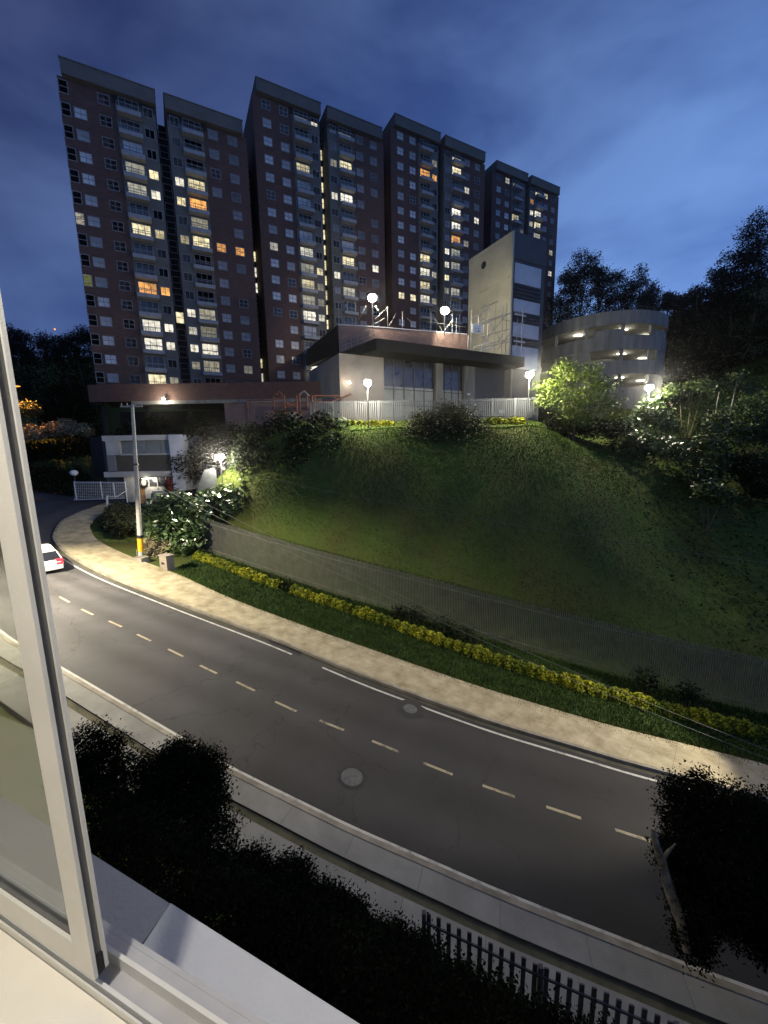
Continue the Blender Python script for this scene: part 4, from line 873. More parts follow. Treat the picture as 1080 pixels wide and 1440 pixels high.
def gate():
    Y = 44.5; t = thing('entrance_gate', 'pale steel driveway gate with rails beside the gatehouse', 'gate', (0, 0, 0))
    P = lambda x, y, d=0: at(x, y, Y+d)
    for x, y0, y1 in ((104, 677, 703), (141, 677, 700), (159, 679, 700), (175.5, 678, 707)): a = P(x, y0); b = P(x, y1); b[0] = a[0]; MB().tube([b, a], .06, 6).build('post', 'white_steel', t)
    a = P(150.5, 697, -2.5); b = P(150.5, 713, -2.5); MB().tube([b, a], .11, 8).build('bollard', 'white_steel', t)
    mb = MB()
    for f in np.linspace(0, 1, 12): mb.tube([P(104, 678+25*f), P(175.5, 678.5+22*f)], .018 if 0 < f < 1 else .05, 5)
    for x in np.arange(107, 175, 3.0): mb.tube([P(x, 678), P(x, 701)], .014, 4)
    mb.build('gate_leaf', 'white_steel', t)
    mb = MB(); mb.tube([P(150, 699, -2.4), P(165, 698, -2), P(176, 691, -.2)], .035, 5); mb.build('chain_rail', 'white_steel', t)
gate()
c = at(104, 665, 45.5); tl = thing('globe_lamp', 'small pale unlit globe lamp above the driveway gate', 'lamp', c)
MB().ball((0, 0, 0), (.42, .42, .34)).build('globe', 'globe', tl); MB().tube([(0, 0, -3), (0, 0, -.3)], .05, 6).build('pole', 'dark_steel', tl)
def playground():
    Y = 46; t = thing('play_structure', 'red brown timber play structure by the pink brick wall', 'play structure', (0, 0, 0)); P = lambda x, y, d=0.: at(x, y, Y+d)
    beams = [((347, 563), (385, 562.5)), ((384, 561), (400, 560)), ((417, 557), (417, 572)), ((441, 556.5), (477, 556.5)), ((440, 565), (466, 566)), ((384, 578), (417, 580)), ((384, 568), (400, 567)), ((466, 565), (476, 561)), ((476, 561), (494, 554)), ((398, 571), (418, 570))]
    for a, b in beams: MB().tube([P(*a), P(*b)], .09, 5).build('beam', 'redwood', t)
    for x, y0, y1 in ((347.5, 562, 596), (384.5, 557, 592), (396, 555, 590), (399.5, 556, 590), (417, 556, 590), (421, 556, 585), (432, 556, 575), (439, 556, 578), (442.5, 556, 570)):
        a = P(x, y0); b = P(x, y1); b[0] = a[0]; MB().tube([b, a], .085, 5).build('post', 'redwood', t)
    mb = MB(); mb.tube([P(388, 555), P(393, 551), P(398, 556)], .12, 5); mb.build('roof_beam', 'redwood', t); mb = MB(); mb.tube([P(421, 555), P(428, 550), P(435, 557)], .10, 5); mb.build('arch', 'steel', t)
    mb = MB(); 
    for k in range(6): mb.tube([P(400+3*k, 566), P(400+3*k, 573)], .06, 4)
    mb.build('balusters', 'redwood', t)
    mb = MB(); mb.prism([P(406, 580, -1), P(416, 580, -1), P(419, 590, -1), P(404, 590, -1)], (0, .1, 0)); mb.build('panel', 'render_grey', t)
playground()

# ------------------------------------------------------------------ the white hatchback
def car():
    g0 = atroad(84, 806); h = np.array([-.80, .60]); h /= np.linalg.norm(h); ang = math.atan2(h[1], h[0])
    t = thing('parked_car', 'white hatchback seen from behind with a glowing red tail lamp, partly behind the sash', 'car', (g0[0]+h[0]*1.9-.45, g0[1]+h[1]*1.9-.3, float(road_z(g0[0]+h[0]*1.9))), 0)
    slope = math.atan(-.15*h[0]); t.rotation_euler = Matrix.LocRotScale(None, (Matrix.Rotation(ang, 3, 'Z') @ Matrix.Rotation(-slope, 3, 'Y')).to_quaternion(), None).to_euler()
    # local x forward; sections (x, half width at sill, at waist, z low, z waist)
    sec = [(-1.98, .70, .72, .42, .78), (-1.9, .80, .83, .28, .93), (-1.3, .84, .86, .24, .97), (0, .85, .87, .22, .95), (1.2, .84, .85, .24, .90), (1.75, .78, .78, .28, .76), (1.98, .62, .60, .36, .62)]
    mb = MB(); V = []
    for x, a, b, z0, z1 in sec: V += [(x, -a, z0), (x, -b, (z0+z1)/2+.05), (x, -b*.94, z1), (x, b*.94, z1), (x, b, (z0+z1)/2+.05), (x, a, z0)]
    F = [(i*6+j, i*6+(j+1) % 6, (i+1)*6+(j+1) % 6, (i+1)*6+j) for i in range(len(sec)-1) for j in range(6)]+[tuple(range(6))[::-1], tuple(range(36, 42))]
    mb.add(V, F, 0, False); mb.build('body', 'car', t)
    R_ = [(-1.86, .68, .93), (-1.5, .60, 1.44), (-.2, .62, 1.50), (.35, .60, 1.42), (1.05, .70, .93)]
    mb = MB(); mb.prism([(x, y, z) for x, y, z in ((-1.55, -.56, 1.43), (-1.55, .56, 1.43), (-.25, .60, 1.49), (-.25, -.60, 1.49))], (0, 0, .05)); mb.prism([(-.25, -.60, 1.49), (-.25, .60, 1.49), (.32, .57, 1.41), (.32, -.57, 1.41)], (0, 0, .05)); mb.build('roof', 'car', t)
    mb = MB(); q = lambda *p: mb.add(p, [(0, 1, 2, 3)])
    q((-1.88, -.70, .93), (-1.88, .70, .93), (-1.56, .56, 1.44), (-1.56, -.56, 1.44)); mb.build('rear_window', 'car_glass', t)
    mb = MB(); q((1.05, .70, .9), (1.05, -.70, .9), (.33, -.57, 1.42), (.33, .57, 1.42)); mb.build('windscreen', 'car_glass', t)
    for s in (-1, 1):
        mb = MB(); mb.add([(-1.88, s*.80, .93), (1.05, s*.80, .90), (.33, s*.59, 1.42), (-.25, s*.61, 1.49), (-1.56, s*.58, 1.44)], [(0, 1, 2, 3, 4)]); sw = mb.build('side_window', 'car_glass', t)
        mb = MB(); mb.obox((-.35, s*.79-.02, .93), (.09, 0, 0), (0, .05, 0), (0, -s*.18, .54)); mb.obox((-1.86, s*.78-.03, .92), (.12, 0, 0), (0, .06, 0), (.30, -s*.2, .52)); mb.build('door_pillar', 'car', sw)
        MB().obox((-2.0, s*.62-.17, .64), (.26, 0, 0), (0, .36, 0), (.06, 0, .34)).build('tail_lamp', 'tail', t)
        for x in (-1.25, 1.25):
            w = MB().tube([(x, s*.70, .30), (x, s*.86, .30)], .30, 20).build('wheel', 'black', t); MB().tube([(x, s*.862, .30), (x, s*.875, .30)], .19, 14).build('rim', 'steel', w)
    MB().box(-2.05, -1.88, -.74, .74, .32, .55).build('rear_bumper', 'car', t); MB().box(-2.06, -2.045, -.24, .24, .56, .68).build('number_plate', 'panel', t)
car()
# ------------------------------------------------------------------ planting
def hedge_pts(C, zf, w, h, n, jitter=.9):
    s = np.r_[0, np.cumsum(np.linalg.norm(np.diff(C, axis=0), axis=1))]; T = RNG.random(n)*s[-1]
    P = np.stack([np.interp(T, s, C[:, i]) for i in (0, 1)], 1); d = np.gradient(C, axis=0); d /= np.linalg.norm(d, axis=1)[:, None]
    D = np.stack([np.interp(T, s, d[:, i]) for i in (0, 1)], 1); N_ = np.stack([-D[:, 1], D[:, 0]], 1)
    a = RNG.random(n)*math.pi; rr = .65+.4*RNG.random(n); lump = 1.02+.10*np.sin(T*2.1+1.5*np.sin(T*.37))+.10*np.sin(T*4.7+2*np.sin(T*.61))+.10*np.sin(T*11)
    P = P+N_*(np.cos(a)*rr*w/2*lump)[:, None]; z = zf(P[:, 0], P[:, 1])+np.sin(a)*rr*h*lump
    return np.c_[P, z]
def hedge(label, C, zf, w, h, n, size, leaf, group=None, cat='hedge', up=.5):
    C = np.asarray(C, float); c0 = C[len(C)//2]; base = np.array([c0[0], c0[1], float(zf(c0[0], c0[1]))])
    P = hedge_pts(C, zf, w, h, n)-base; t = thing('hedge', label, cat, base, group=group)
    link(bpy.data.objects.new('foliage', quads_mesh('foliage', leaves_at(P, size, .6, up), leaf)), t)
    mb = MB(); V = [(p[0]-base[0], p[1]-base[1], float(zf(*p))-base[2]) for p in C]
    for i in range(0, len(V), max(1, len(V)//24)): q = np.array(V[i]); mb.tube([q, q+np.array([.05, .03, h*.7])], .03, 4)
    mb.build('stems', 'bark', t); return t
rz = lambda x, y: road_z(x)
HC = smooth_curve([(-15.6, 31.4), (-14.2, 30.7), (-7.4, 27.0), (-1.0, 23.9), (4.3, 21.1), (9.2, 18.9), (13.7, 17.4), (17.8, 16.3), (24, 15)], 200)
hedge('yellow green hedge strip left of the dark gap, up by the cabinet', HC[(HC[:, 0] < -7.5)], rz, .9, .5, 19000, .13, 'leaf_yellow', 'yellow hedge strips below the fence')
hedge('long yellow green hedge strip right of the dark gap, running down beside the fence', HC[(HC[:, 0] > -6.7)], rz, .85, .5, 46000, .13, 'leaf_yellow', 'yellow hedge strips below the fence')
hedge('bright yellow green hedge on the terrace left of the round bush', np.array([(-3.6, 41.2), (-2, 41.2), (1.2, 41.2)]), lambda x, y: 2.15+0*x, .9, .75, 4200, .2, 'leaf_yellow', 'terrace hedges')
hedge('bright yellow green hedge on the terrace under the right lamp post', np.array([(10.8, 41), (12, 41), (14.6, 41)]), lambda x, y: 2.2+0*x, .9, .75, 3200, .2, 'leaf_yellow', 'terrace hedges')
hedge('clipped olive hedge on the corner where the pavement bends to the gate', np.array([(-29.0, 42.5), (-27.2, 39), (-25.0, 36.4), (-22.6, 34.6)]), lambda x, y: road_z(x)-.05, 2.6, 1.25, 16000, .2, 'leaf_olive')
hedge('dark tall hedge left of the driveway gate', np.array([(-52, 52), (-46, 50), (-40.5, 49.5), (-37.5, 49.8)]), lambda x, y: road_z(x)-.1, 2.4, 3.3, 14000, .3, 'leaf_dark')
# lawn strip: blades between pavement and hedge (uncountable)
def blades(name, P, h, w, mname, label=None):
    n = len(P); a = RNG.random(n)*2*math.pi; l = rnd_dirs(n)*.35; l[:, 2] = 1; hh = h*(.5+RNG.random(n))[:, None]
    e = np.stack([np.cos(a), np.sin(a), 0*a], 1)*w; V = np.empty((n, 4, 3)); V[:, 0] = P-e; V[:, 1] = P+e; V[:, 2] = P+l*hh+e*.3; V[:, 3] = P+l*hh-e*.3
    o = link(bpy.data.objects.new(name, quads_mesh(name, V, mname))); o['kind'] = 'stuff'; return o
def strip_points(A, B, n):
    k = RNG.random(n)*(len(A)-1); i = k.astype(int); f = (k-i)[:, None]; a = A[i]*(1-f)+A[np.minimum(i+1, len(A)-1)]*f; b = B[i]*(1-f)+B[np.minimum(i+1, len(B)-1)]*f
    g = RNG.random(n)[:, None]; P = a*(1-g)+b*g; return P
IN2 = smooth_curve(INNER[(INNER[:, 0] > -16) & (INNER[:, 0] < 26)], 120); FE2 = smooth_curve(FENCEc[(FENCEc[:, 0] > -15.5) & (FENCEc[:, 0] < 28)], 120)
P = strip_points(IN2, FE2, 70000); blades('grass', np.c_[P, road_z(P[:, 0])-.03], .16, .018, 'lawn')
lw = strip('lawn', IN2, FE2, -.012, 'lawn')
n = 90000; X = RNG.uniform(-16, 26, n); Yy = RNG.uniform(19, 42, n); k = Yy > np.interp(X, FENCEc[:, 0], FENCEc[:, 1])+.3; X, Yy = X[k], Yy[k]
blades('grass', np.c_[X, Yy, ground(X, Yy)-.02], .06, .03, 'blade')
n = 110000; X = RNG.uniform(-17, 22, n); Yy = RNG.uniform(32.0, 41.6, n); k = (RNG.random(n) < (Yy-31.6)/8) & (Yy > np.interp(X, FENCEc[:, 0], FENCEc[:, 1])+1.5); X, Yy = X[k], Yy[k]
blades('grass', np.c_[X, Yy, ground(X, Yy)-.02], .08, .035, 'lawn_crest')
n = 80000; X = RNG.uniform(19, 75, n); Yy = RNG.uniform(16, 72, n); k = (Yy > np.interp(X, FENCEc[:, 0], FENCEc[:, 1])+1.2) & (RNG.random(n) < np.clip((X-19)/9, 0, 1)) & ~((X > 20) & (X < 48) & (Yy > 60)); X, Yy = X[k], Yy[k]
bump = .5+.5*np.sin(X*.8+np.sin(Yy*.6)*2)*np.sin(Yy*.9)
V = leaves_at(np.c_[X, Yy, ground(X, Yy)+RNG.random(len(X))*(.35+.9*bump)], .24, .5, .4); o = link(bpy.data.objects.new('undergrowth', quads_mesh('undergrowth', V, 'leaf_ground'))); o['kind'] = 'stuff'
# tufts along the pavement edge
P = INNER[(INNER[:, 0] > -17) & (INNER[:, 0] < 24)]; P = P[RNG.integers(0, len(P), 9000)]+RNG.normal(size=(9000, 2))*np.array([.16, .12])*(1+RNG.random((9000, 1)))
blades('grass', np.c_[P, road_z(P[:, 0])+.02], .13, .014, 'blade')
def pxlobes(L, base):
    """lobes given as (px, py, depth, radius in px[, radius factor z]) -> local ellipsoids"""
    out = []
    for l in L:
        c = at(l[0], l[1], l[2]); d = float(np.dot(c, FW)); r = l[3]*d/FPX; zf = l[4] if len(l) > 4 else 1.0
        out.append((tuple(c-np.array(base)), (r, r*.9, r*zf)))
    return out
def shrub(label, L, n, size, leaf, base=None, name='shrub', cat='shrub', group=None, aspect=.5, cs=.25, clump=7, shell=.5, bark='bark', up=.35, ground_at=None):
    c = np.mean([at(l[0], l[1], l[2]) for l in L], 0)
    if base is None: base = (c[0], c[1], gz(c[0], c[1]) if ground_at is None else ground_at)
    lo = pxlobes(L, base); t = thing(name, label, cat, base, group=group)
    mb = MB()
    for cc, r in lo: mb.tube([(RNG.normal()*.15, RNG.normal()*.15, -.3), np.array(cc)*np.array([.5, .5, .4]), np.array(cc)], [.07, .05, .02], 5)
    mb.build('stem', bark, t)
    foliage('foliage', lo, n, size, leaf, t, shell, aspect, clump, cs, up); return t
shrub('big rounded olive bush at the crest of the slope before the terrace fence', [(618, 612, 38.6, 34, .8), (596, 600, 39, 22), (648, 598, 39, 26), (672, 618, 38.8, 22), (578, 622, 38.6, 20), (628, 588, 39.4, 20), (650, 630, 38, 26, .6), (610, 640, 37.6, 26, .6)], 52000, .17, 'leaf_olive', cs=.35)
shrub('dark shrub mass with pale lit leaves at its right end, below the play structure', [(365, 625, 40, 34, .8), (400, 612, 41, 30), (430, 635, 38.5, 36, .8), (455, 612, 40, 28), (475, 632, 38.5, 24), (420, 655, 37.5, 26, .7), (345, 648, 38, 22), (468, 655, 37.3, 20), (385, 650, 38, 26, .7)], 22000, .34, 'leaf_dark', cs=.4)
shrub('broad leaved plant with pale lit leaves at the top of the dark shrub mass', [(478, 607, 40.3, 15), (492, 616, 39.8, 12), (462, 603, 40.6, 12), (489, 630, 39, 9)], 420, .75, 'leaf_glossy', aspect=.28, cs=.3, clump=4)
shrub('broad leaved shrubs below the garden lamp, their tops lit white', [(318, 700, 36.6, 18, .8), (342, 694, 36.8, 14), (296, 705, 36, 14), (330, 715, 35.6, 18, .7), (350, 708, 36, 8)], 2600, .48, 'leaf_glossy', aspect=.42, cs=.3, clump=5)
shrub('dark glossy broad leaved shrub right of the utility pole', [(225, 722, 33.4, 22), (250, 715, 34, 22), (272, 722, 33.6, 18), (240, 745, 32.4, 24), (268, 750, 32.2, 16), (213, 745, 32.6, 14), (252, 768, 31.6, 12)], 5200, .46, 'leaf_glossy', aspect=.42, cs=.35, clump=6)
shrub('dry straw coloured tussock at the foot of the utility pole', [(215, 778, 30.6, 10, .6), (228, 770, 31.2, 9, .7), (210, 765, 31.5, 8)], 2200, .35, 'leaf_straw', aspect=.12, cs=.2)
def rosette(label, px, py, Y, base_py, n, L, leaf, cat='plant'):
    c = at(px, base_py, Y); tp = at(px, py, Y); h = tp[2]-c[2]; t = thing('cordyline', label, cat, c)
    MB().tube([(0, 0, -.8), (.03, 0, h*.35)], .05, 6).build('stem', 'bark', t); V = []
    for i in range(n):
        a = RNG.random()*2*math.pi; e = R(20+65*RNG.random()); d = np.array([math.cos(a)*math.cos(e), math.sin(a)*math.cos(e), math.sin(e)]); s = np.cross(d, [0, 0, 1]); s /= np.linalg.norm(s)
        b = np.array([0, 0, h*(.15+.45*RNG.random())]); l = L*(.6+.5*RNG.random()); V.append([b, b+d*l*.5+s*.13, b+d*l-np.array([0, 0, l*.12]), b+d*l*.5-s*.13])
    link(bpy.data.objects.new('leaves', quads_mesh('leaves', np.array(V), leaf)), t)
rosette('dark red leaved cordyline in front of the gatehouse counter', 239, 672, 41, 699, 90, 1.25, 'leaf_red')
shrub('small dark shrub in the gap of the yellow hedge', [(402, 828, 27.2, 9), (409, 834, 26.8, 7)], 1500, .16, 'leaf_dark')
for i, (px, py, Y) in enumerate(((560, 862, 24.6), (582, 868, 24.2), (623, 880, 23.2), (652, 893, 22.4), (905, 955, 18.6), (965, 975, 18))):
    shrub(['dark weed clump against the fence, nearest the hedge gap', 'dark weed clump against the fence, second right of the hedge gap', 'dark weed clump against the fence, third right of the hedge gap', 'dark weed clump against the fence, fourth right of the hedge gap',
           'dark weed clump low against the fence towards the right edge', 'dark weed clump against the fence, nearest the right edge'][i], [(px, py, Y, 9, .7), (px+9, py+5, Y-.2, 7, .7)], 700, .15, 'leaf_dark', group='weed clumps along the fence')
def pxtree(label, L, base_px, n, size, leaf, trunk_r=.14, group=None, cs=.35, clump=10, bark='bark', aspect=.5, shell=.45, height=None, base=None):
    if base is None:
        x, y, Y = base_px; b = at(x, y, Y); b[2] = gz(b[0], b[1]); base = b
    lo = pxlobes(L, base); h = max(c[2]+r[2] for c, r in lo)
    return make_tree(label, tuple(base), h, lo, n, size, leaf, trunk_r, bark, group, clump=clump, cs=cs, aspect=aspect, shell=shell)
pxtree('feathery bright green tree lit by the right lamp post of the terrace', [(772, 545, 41.4, 18, .6), (792, 540, 41, 20, .5), (768, 562, 41.2, 16, .5), (800, 565, 39.6, 26, .6), (835, 555, 39.3, 26, .6), (858, 570, 39, 20, .6), (795, 518, 40.6, 16, .6), (825, 525, 39.6, 22, .5), (850, 540, 39.4, 16, .5), (815, 585, 39.0, 24, .5)], (806, 610, 39.6), 10000, .30, 'leaf_bright', .12, aspect=.28, cs=.3)
shrub('low dark shrubs under the feathery tree', [(800, 600, 40.5, 20, .6), (830, 602, 40.5, 22, .6), (862, 605, 40, 20, .6), (775, 598, 41, 12, .6)], 5000, .25, 'leaf_dark')
shrub('shrub with glossy lit leaves below the lamp right of the ramp', [(915, 575, 41, 16), (930, 585, 40.5, 16), (900, 585, 41, 13), (940, 600, 40, 14), (890, 602, 40, 14)], 1500, .42, 'leaf_glossy', aspect=.45, clump=4)
shrub('straggling shrub of pale leaves stepping down from the lit right lamp', [(870, 600, 40, 14, .5), (935, 625, 37, 18, .7), (960, 632, 36, 12), (895, 615, 39, 16, .5)], 1500, .36, 'leaf_glossy', aspect=.4, clump=4)
shrub('leafy climbing shrub on the right bank below the two bare stems', [(1000, 605, 36, 14), (1010, 590, 36.5, 12), (995, 625, 35, 18), (1000, 655, 34, 20), (985, 670, 33.5, 16), (1010, 640, 35, 14)], 4200, .34, 'leaf_mid', aspect=.5, cs=.3)
shrub('low pale leaved shrub at the bottom of the lit right bank', [(1000, 690, 31, 16, .6), (1015, 700, 30.5, 14, .6), (985, 688, 31.5, 10, .6)], 1800, .3, 'leaf_mid')
shrub('olive bush mound at the right edge, behind the bare stems', [(1050, 590, 38, 30, .8), (1075, 575, 39, 30, .8), (1035, 610, 37, 22, .8), (1085, 610, 37, 28, .7)], 12000, .24, 'leaf_mid')
shrub('dark bush mound at the right edge under the olive one', [(1060, 660, 33, 28, .6), (1085, 680, 32, 30, .7), (1040, 650, 34, 20, .6)], 8000, .26, 'leaf_dark')
def stem_plant(label, pts, Y, r, leaves):
    P = [at(x, y, Y) for x, y in pts]; b = P[0].copy(); t = thing('sapling', label, 'tree', b, group='bare saplings on the right bank')
    MB().tube([p-b for p in P], [r*(1-.5*i/(len(P)-1)) for i in range(len(P))], 6).build('trunk', 'bark_pale', t)
    if leaves: lo = [(tuple(at(x, y, Y)-b), (rr, rr, rr*.7)) for x, y, rr in leaves]; foliage('crown', lo, 160*len(lo), .3, 'leaf_mid', t, .3, .5, 5, .25)
stem_plant('bare pale stem, the thicker right one of the leaning saplings on the right bank', [(1022, 612), (1027, 580), (1036, 537)], 36, .07, [(1045, 548, .7), (1035, 530, .6), (1052, 545, .5)])
stem_plant('bare pale stem, the middle one of the saplings on the right bank', [(1006, 595), (1008, 570), (1012, 548)], 37, .055, [(1010, 545, .6), (1000, 545, .5), (990, 540, .6)])
stem_plant('short thin pale stem left of the other saplings on the right bank', [(994, 596), (996, 575)], 37.5, .04, None)
shrub('sprawling branch of pale lit leaves right of the ramp lamp', [(955, 545, 41, 8, .5), (975, 543, 41, 9, .5), (990, 541, 41, 8, .5), (940, 552, 41, 8, .5), (1000, 556, 41, 9, .5)], 700, .3, 'leaf_mid', clump=4)
# black shrubs and trees of the near garden
GN = 'dark shrubs of the near garden'
def near(label, L, n, size=.062, name='shrub', cat='shrub'):
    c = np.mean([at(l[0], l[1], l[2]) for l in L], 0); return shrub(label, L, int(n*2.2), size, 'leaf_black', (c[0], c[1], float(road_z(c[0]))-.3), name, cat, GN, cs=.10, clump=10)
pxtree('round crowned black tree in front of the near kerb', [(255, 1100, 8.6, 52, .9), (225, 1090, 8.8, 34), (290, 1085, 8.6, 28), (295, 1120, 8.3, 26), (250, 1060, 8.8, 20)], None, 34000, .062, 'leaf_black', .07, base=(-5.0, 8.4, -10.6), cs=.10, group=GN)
near('dark shrub nearest the window sash, pale sprig at its top', [(125, 1050, 9.6, 30), (140, 1085, 9.2, 32), (180, 1080, 9.3, 24), (165, 1045, 9.6, 14), (110, 1100, 9.2, 30)], 9000)
near('dark shrub below the round crowned tree', [(200, 1150, 8, 46), (260, 1160, 7.6, 40), (150, 1150, 8.2, 40), (300, 1175, 7.2, 32)], 12000)
near('dark shrub right of and below the round crowned tree', [(350, 1239, 6.8, 36), (405, 1249, 6.7, 36), (320, 1234, 7, 30), (420, 1229, 6.9, 12)], 11000)
near('dark shrub midway along the near hedge, before the path', [(455, 1289, 6.3, 38), (490, 1304, 6.1, 32), (430, 1304, 6.2, 34), (478, 1269, 6.3, 12)], 10000)
near('dark shrub before the first pickets of the near fence', [(545, 1344, 5.8, 38), (590, 1364, 5.6, 36), (520, 1359, 5.7, 36)], 10000)
near('dark shrub under the middle of the near picket fence', [(650, 1414, 5.2, 42), (700, 1439, 5, 40), (620, 1414, 5.3, 36)], 9000)
near('dark shrub at the bottom edge under the near picket fence', [(780, 1479, 4.7, 44), (840, 1504, 4.5, 44), (740, 1474, 4.8, 40)], 7000)
near('dark shrub against the building below the left of the ledge', [(240, 1240, 5.6, 60), (310, 1290, 5.1, 60), (180, 1190, 6.2, 50)], 9000)
near('dark shrub against the building below the middle of the ledge', [(420, 1350, 4.5, 66), (500, 1390, 4.2, 66), (380, 1310, 4.9, 50)], 9000)
near('dark shrub against the building below the right of the ledge', [(590, 1430, 4.1, 70), (680, 1480, 3.8, 80), (520, 1440, 3.9, 60)], 8000)
# big dark tree at the lower right with a hanging dry frond
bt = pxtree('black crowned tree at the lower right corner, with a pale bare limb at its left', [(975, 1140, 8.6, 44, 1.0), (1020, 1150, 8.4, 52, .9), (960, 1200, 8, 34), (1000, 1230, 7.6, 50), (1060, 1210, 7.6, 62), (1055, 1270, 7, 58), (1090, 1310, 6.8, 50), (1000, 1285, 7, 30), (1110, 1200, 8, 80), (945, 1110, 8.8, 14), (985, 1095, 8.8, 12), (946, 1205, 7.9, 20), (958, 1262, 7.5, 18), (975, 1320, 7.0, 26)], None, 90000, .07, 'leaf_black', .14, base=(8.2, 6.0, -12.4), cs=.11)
b0 = np.array([8.2, 6.0, -12.4]); F_ = [at(x, y, Y)-b0 for x, y, Y in ((918, 1165, 7.9), (922, 1185, 7.8), (931, 1212, 7.7), (938, 1240, 7.5), (948, 1270, 7.3), (958, 1300, 7.1), (966, 1340, 6.8))]
limb = MB(); limb.tube(F_, [.04, .075, .10, .115, .12, .10, .08], 12)
for k, (dx, dz) in enumerate(((.25, .22), (-.12, .18), (.2, -.1))): q = F_[2+k]; limb.tube([q, q+np.array([dx*.6, .05, dz]), q+np.array([dx*1.5, .12, dz*1.6])], [.05, .035, .015], 7)
limb.build('pale_limb', 'bark_limb', bt)
# trees of the skyline
ORD = ['first', 'second', 'third', 'fourth', 'fifth', 'sixth', 'seventh', 'eighth', 'ninth', 'tenth', 'eleventh', 'twelfth']
def wood_tree(label, px, py, Y, rpx, group, n=2600, size=.55, leaf='leaf_black', flat=.75, extra=None):
    c = at(px, py+rpx, Y); g = gz(c[0], c[1]); g = min(g, c[2]-3); d = float(np.dot(c, FW)); r = rpx*d/FPX; L = []
    base = (c[0], c[1], g); h = c[2]-g
    for k in range(6):
        a = RNG.random()*6.28; q = (math.cos(a)*r*.62*RNG.random()**.5, math.sin(a)*r*.6, h-(k*.28*r)+RNG.normal()*.2*r); L.append((q, (r*.55*(1+.25*k/5), r*.55, r*.42*flat*1.2)))
    L += [((0, 0, h-.25*r), (r*.6, r*.6, r*.75*flat)), ((RNG.normal()*r*.2, 0, h-1.7*r), (r*1.0, r*.9, r*.9))]
    if extra: L += extra(r, h)
    return make_tree(label, base, h+r*.5, L, int(n*1.8), size*.72, leaf, .22, group=group, clump=9, cs=size*.8)
sky_r = [(800, 368, 108, 18), (823, 342, 106, 21), (846, 365, 108, 15), (872, 372, 106, 19), (898, 372, 108, 20), (918, 392, 105, 17), (941, 407, 112, 8), (960, 404, 92, 16), (985, 388, 90, 20), (1012, 366, 88, 20), (1040, 335, 86, 24), (1072, 290, 84, 26)]
for i, (px, py, Y, r) in enumerate(sky_r):
    nm = 'skyline tree right of the towers, %s from the left' % ORD[i]
    if i == 1: nm = 'tallest tree of the skyline right of the towers, with a loose umbrella crown'
    wood_tree(nm, px, py, Y, r, 'skyline trees right of the towers', 3400, .55, extra=(lambda r, h: [((r*.6, 0, h+.1*r), (r*.5, r*.4, r*.22)), ((-r*.8, 0, h-.55*r), (r*.45, r*.4, r*.25)), ((r*.3, 0, h-.6*r), (r*.6, r*.4, r*.25))]) if i == 1 else None)
k = 0
for (px, py, Y, r) in [(790, 400, 100, 22), (815, 395, 99, 24), (845, 405, 98, 24), (880, 405, 98, 26), (910, 418, 96, 24), (938, 440, 90, 26), (965, 430, 86, 28), (995, 418, 84, 30), (1030, 395, 80, 32), (1065, 350, 78, 36), (1100, 330, 78, 40), (950, 475, 80, 30), (985, 465, 76, 34), (1025, 450, 72, 36), (1065, 420, 70, 40), (1105, 400, 70, 44), (960, 515, 70, 28), (995, 505, 64, 34), (1035, 495, 60, 38), (1075, 480, 58, 42), (1110, 480, 58, 44), (975, 545, 56, 26), (1070, 530, 50, 34), (1095, 545, 48, 36)]:
    k += 1; wood_tree('dark leafy tree in the wooded hillside right of the ramp, below its skyline', px, py, Y, r, 'dark trees of the right hillside', 2300, .55, 'leaf_black')
sky_l = [(-15, 430, 92, 26), (12, 452, 92, 18), (32, 455, 94, 16), (58, 456, 96, 17), (82, 462, 95, 15), (106, 455, 94, 16), (126, 456, 93, 16)]
for i, (px, py, Y, r) in enumerate(sky_l):
    wood_tree('dark skyline tree left of the towers, %s from the left' % ORD[i], px, py, Y, r, 'skyline trees left of the towers', 2600, .5)
for (px, py, Y, r) in [(-20, 480, 82, 34), (20, 478, 84, 30), (55, 480, 84, 30), (90, 482, 84, 30), (120, 482, 82, 26), (-10, 520, 76, 34), (75, 515, 76, 30), (112, 515, 76, 28), (95, 545, 72, 26), (118, 560, 70, 22), (70, 550, 72, 20)]:
    wood_tree('dark leafy tree in the wooded bank left of the towers, below its skyline', px, py, Y, r, 'dark trees of the left bank', 1800, .5, 'leaf_black')
for i, (px, py, Y, r, lf) in enumerate(((45, 608, 60, 16, 'leaf_straw'), (72, 604, 61, 13, 'leaf_straw'), (92, 600, 60, 16, 'leaf_straw'), (118, 604, 60, 10, 'leaf_straw'), (38, 575, 62.5, 16, 'leaf_olive'))):
    shrub('shrub lit orange on the bank beyond the gate, %s' % ['leftmost', 'second from the left', 'third from the left', 'rightmost', 'just under the orange lamp'][i], [(px, py, Y, r, .6), (px+r*.7, py+3, Y-.5, r*.6, .6)], 1500, .35, lf, group='orange lit shrubs beyond the gate')
shrub('dark bushes on the bank behind the gate', [(50, 635, 56, 24, .6), (85, 632, 56, 24, .6), (120, 628, 56, 20, .6), (30, 640, 55, 24, .6)], 5000, .4, 'leaf_black')
shrub('dark bushes behind the gatehouse, under the podium', [(190, 610, 50.5, 24, .6), (275, 620, 48, 26), (300, 640, 46, 24), (265, 655, 46, 22), (285, 595, 50, 22, .6), (225, 600, 51, 22, .6), (325, 615, 47, 20)], 9000, .36, 'leaf_black')
c = at(77, 463, 90); o = MB().ball((0, 0, 0), .16).build('distant_lamp', 'bulb_orange', None, c); tag(o, 'tiny distant lamp among the treetops left of the towers', 'lamp')
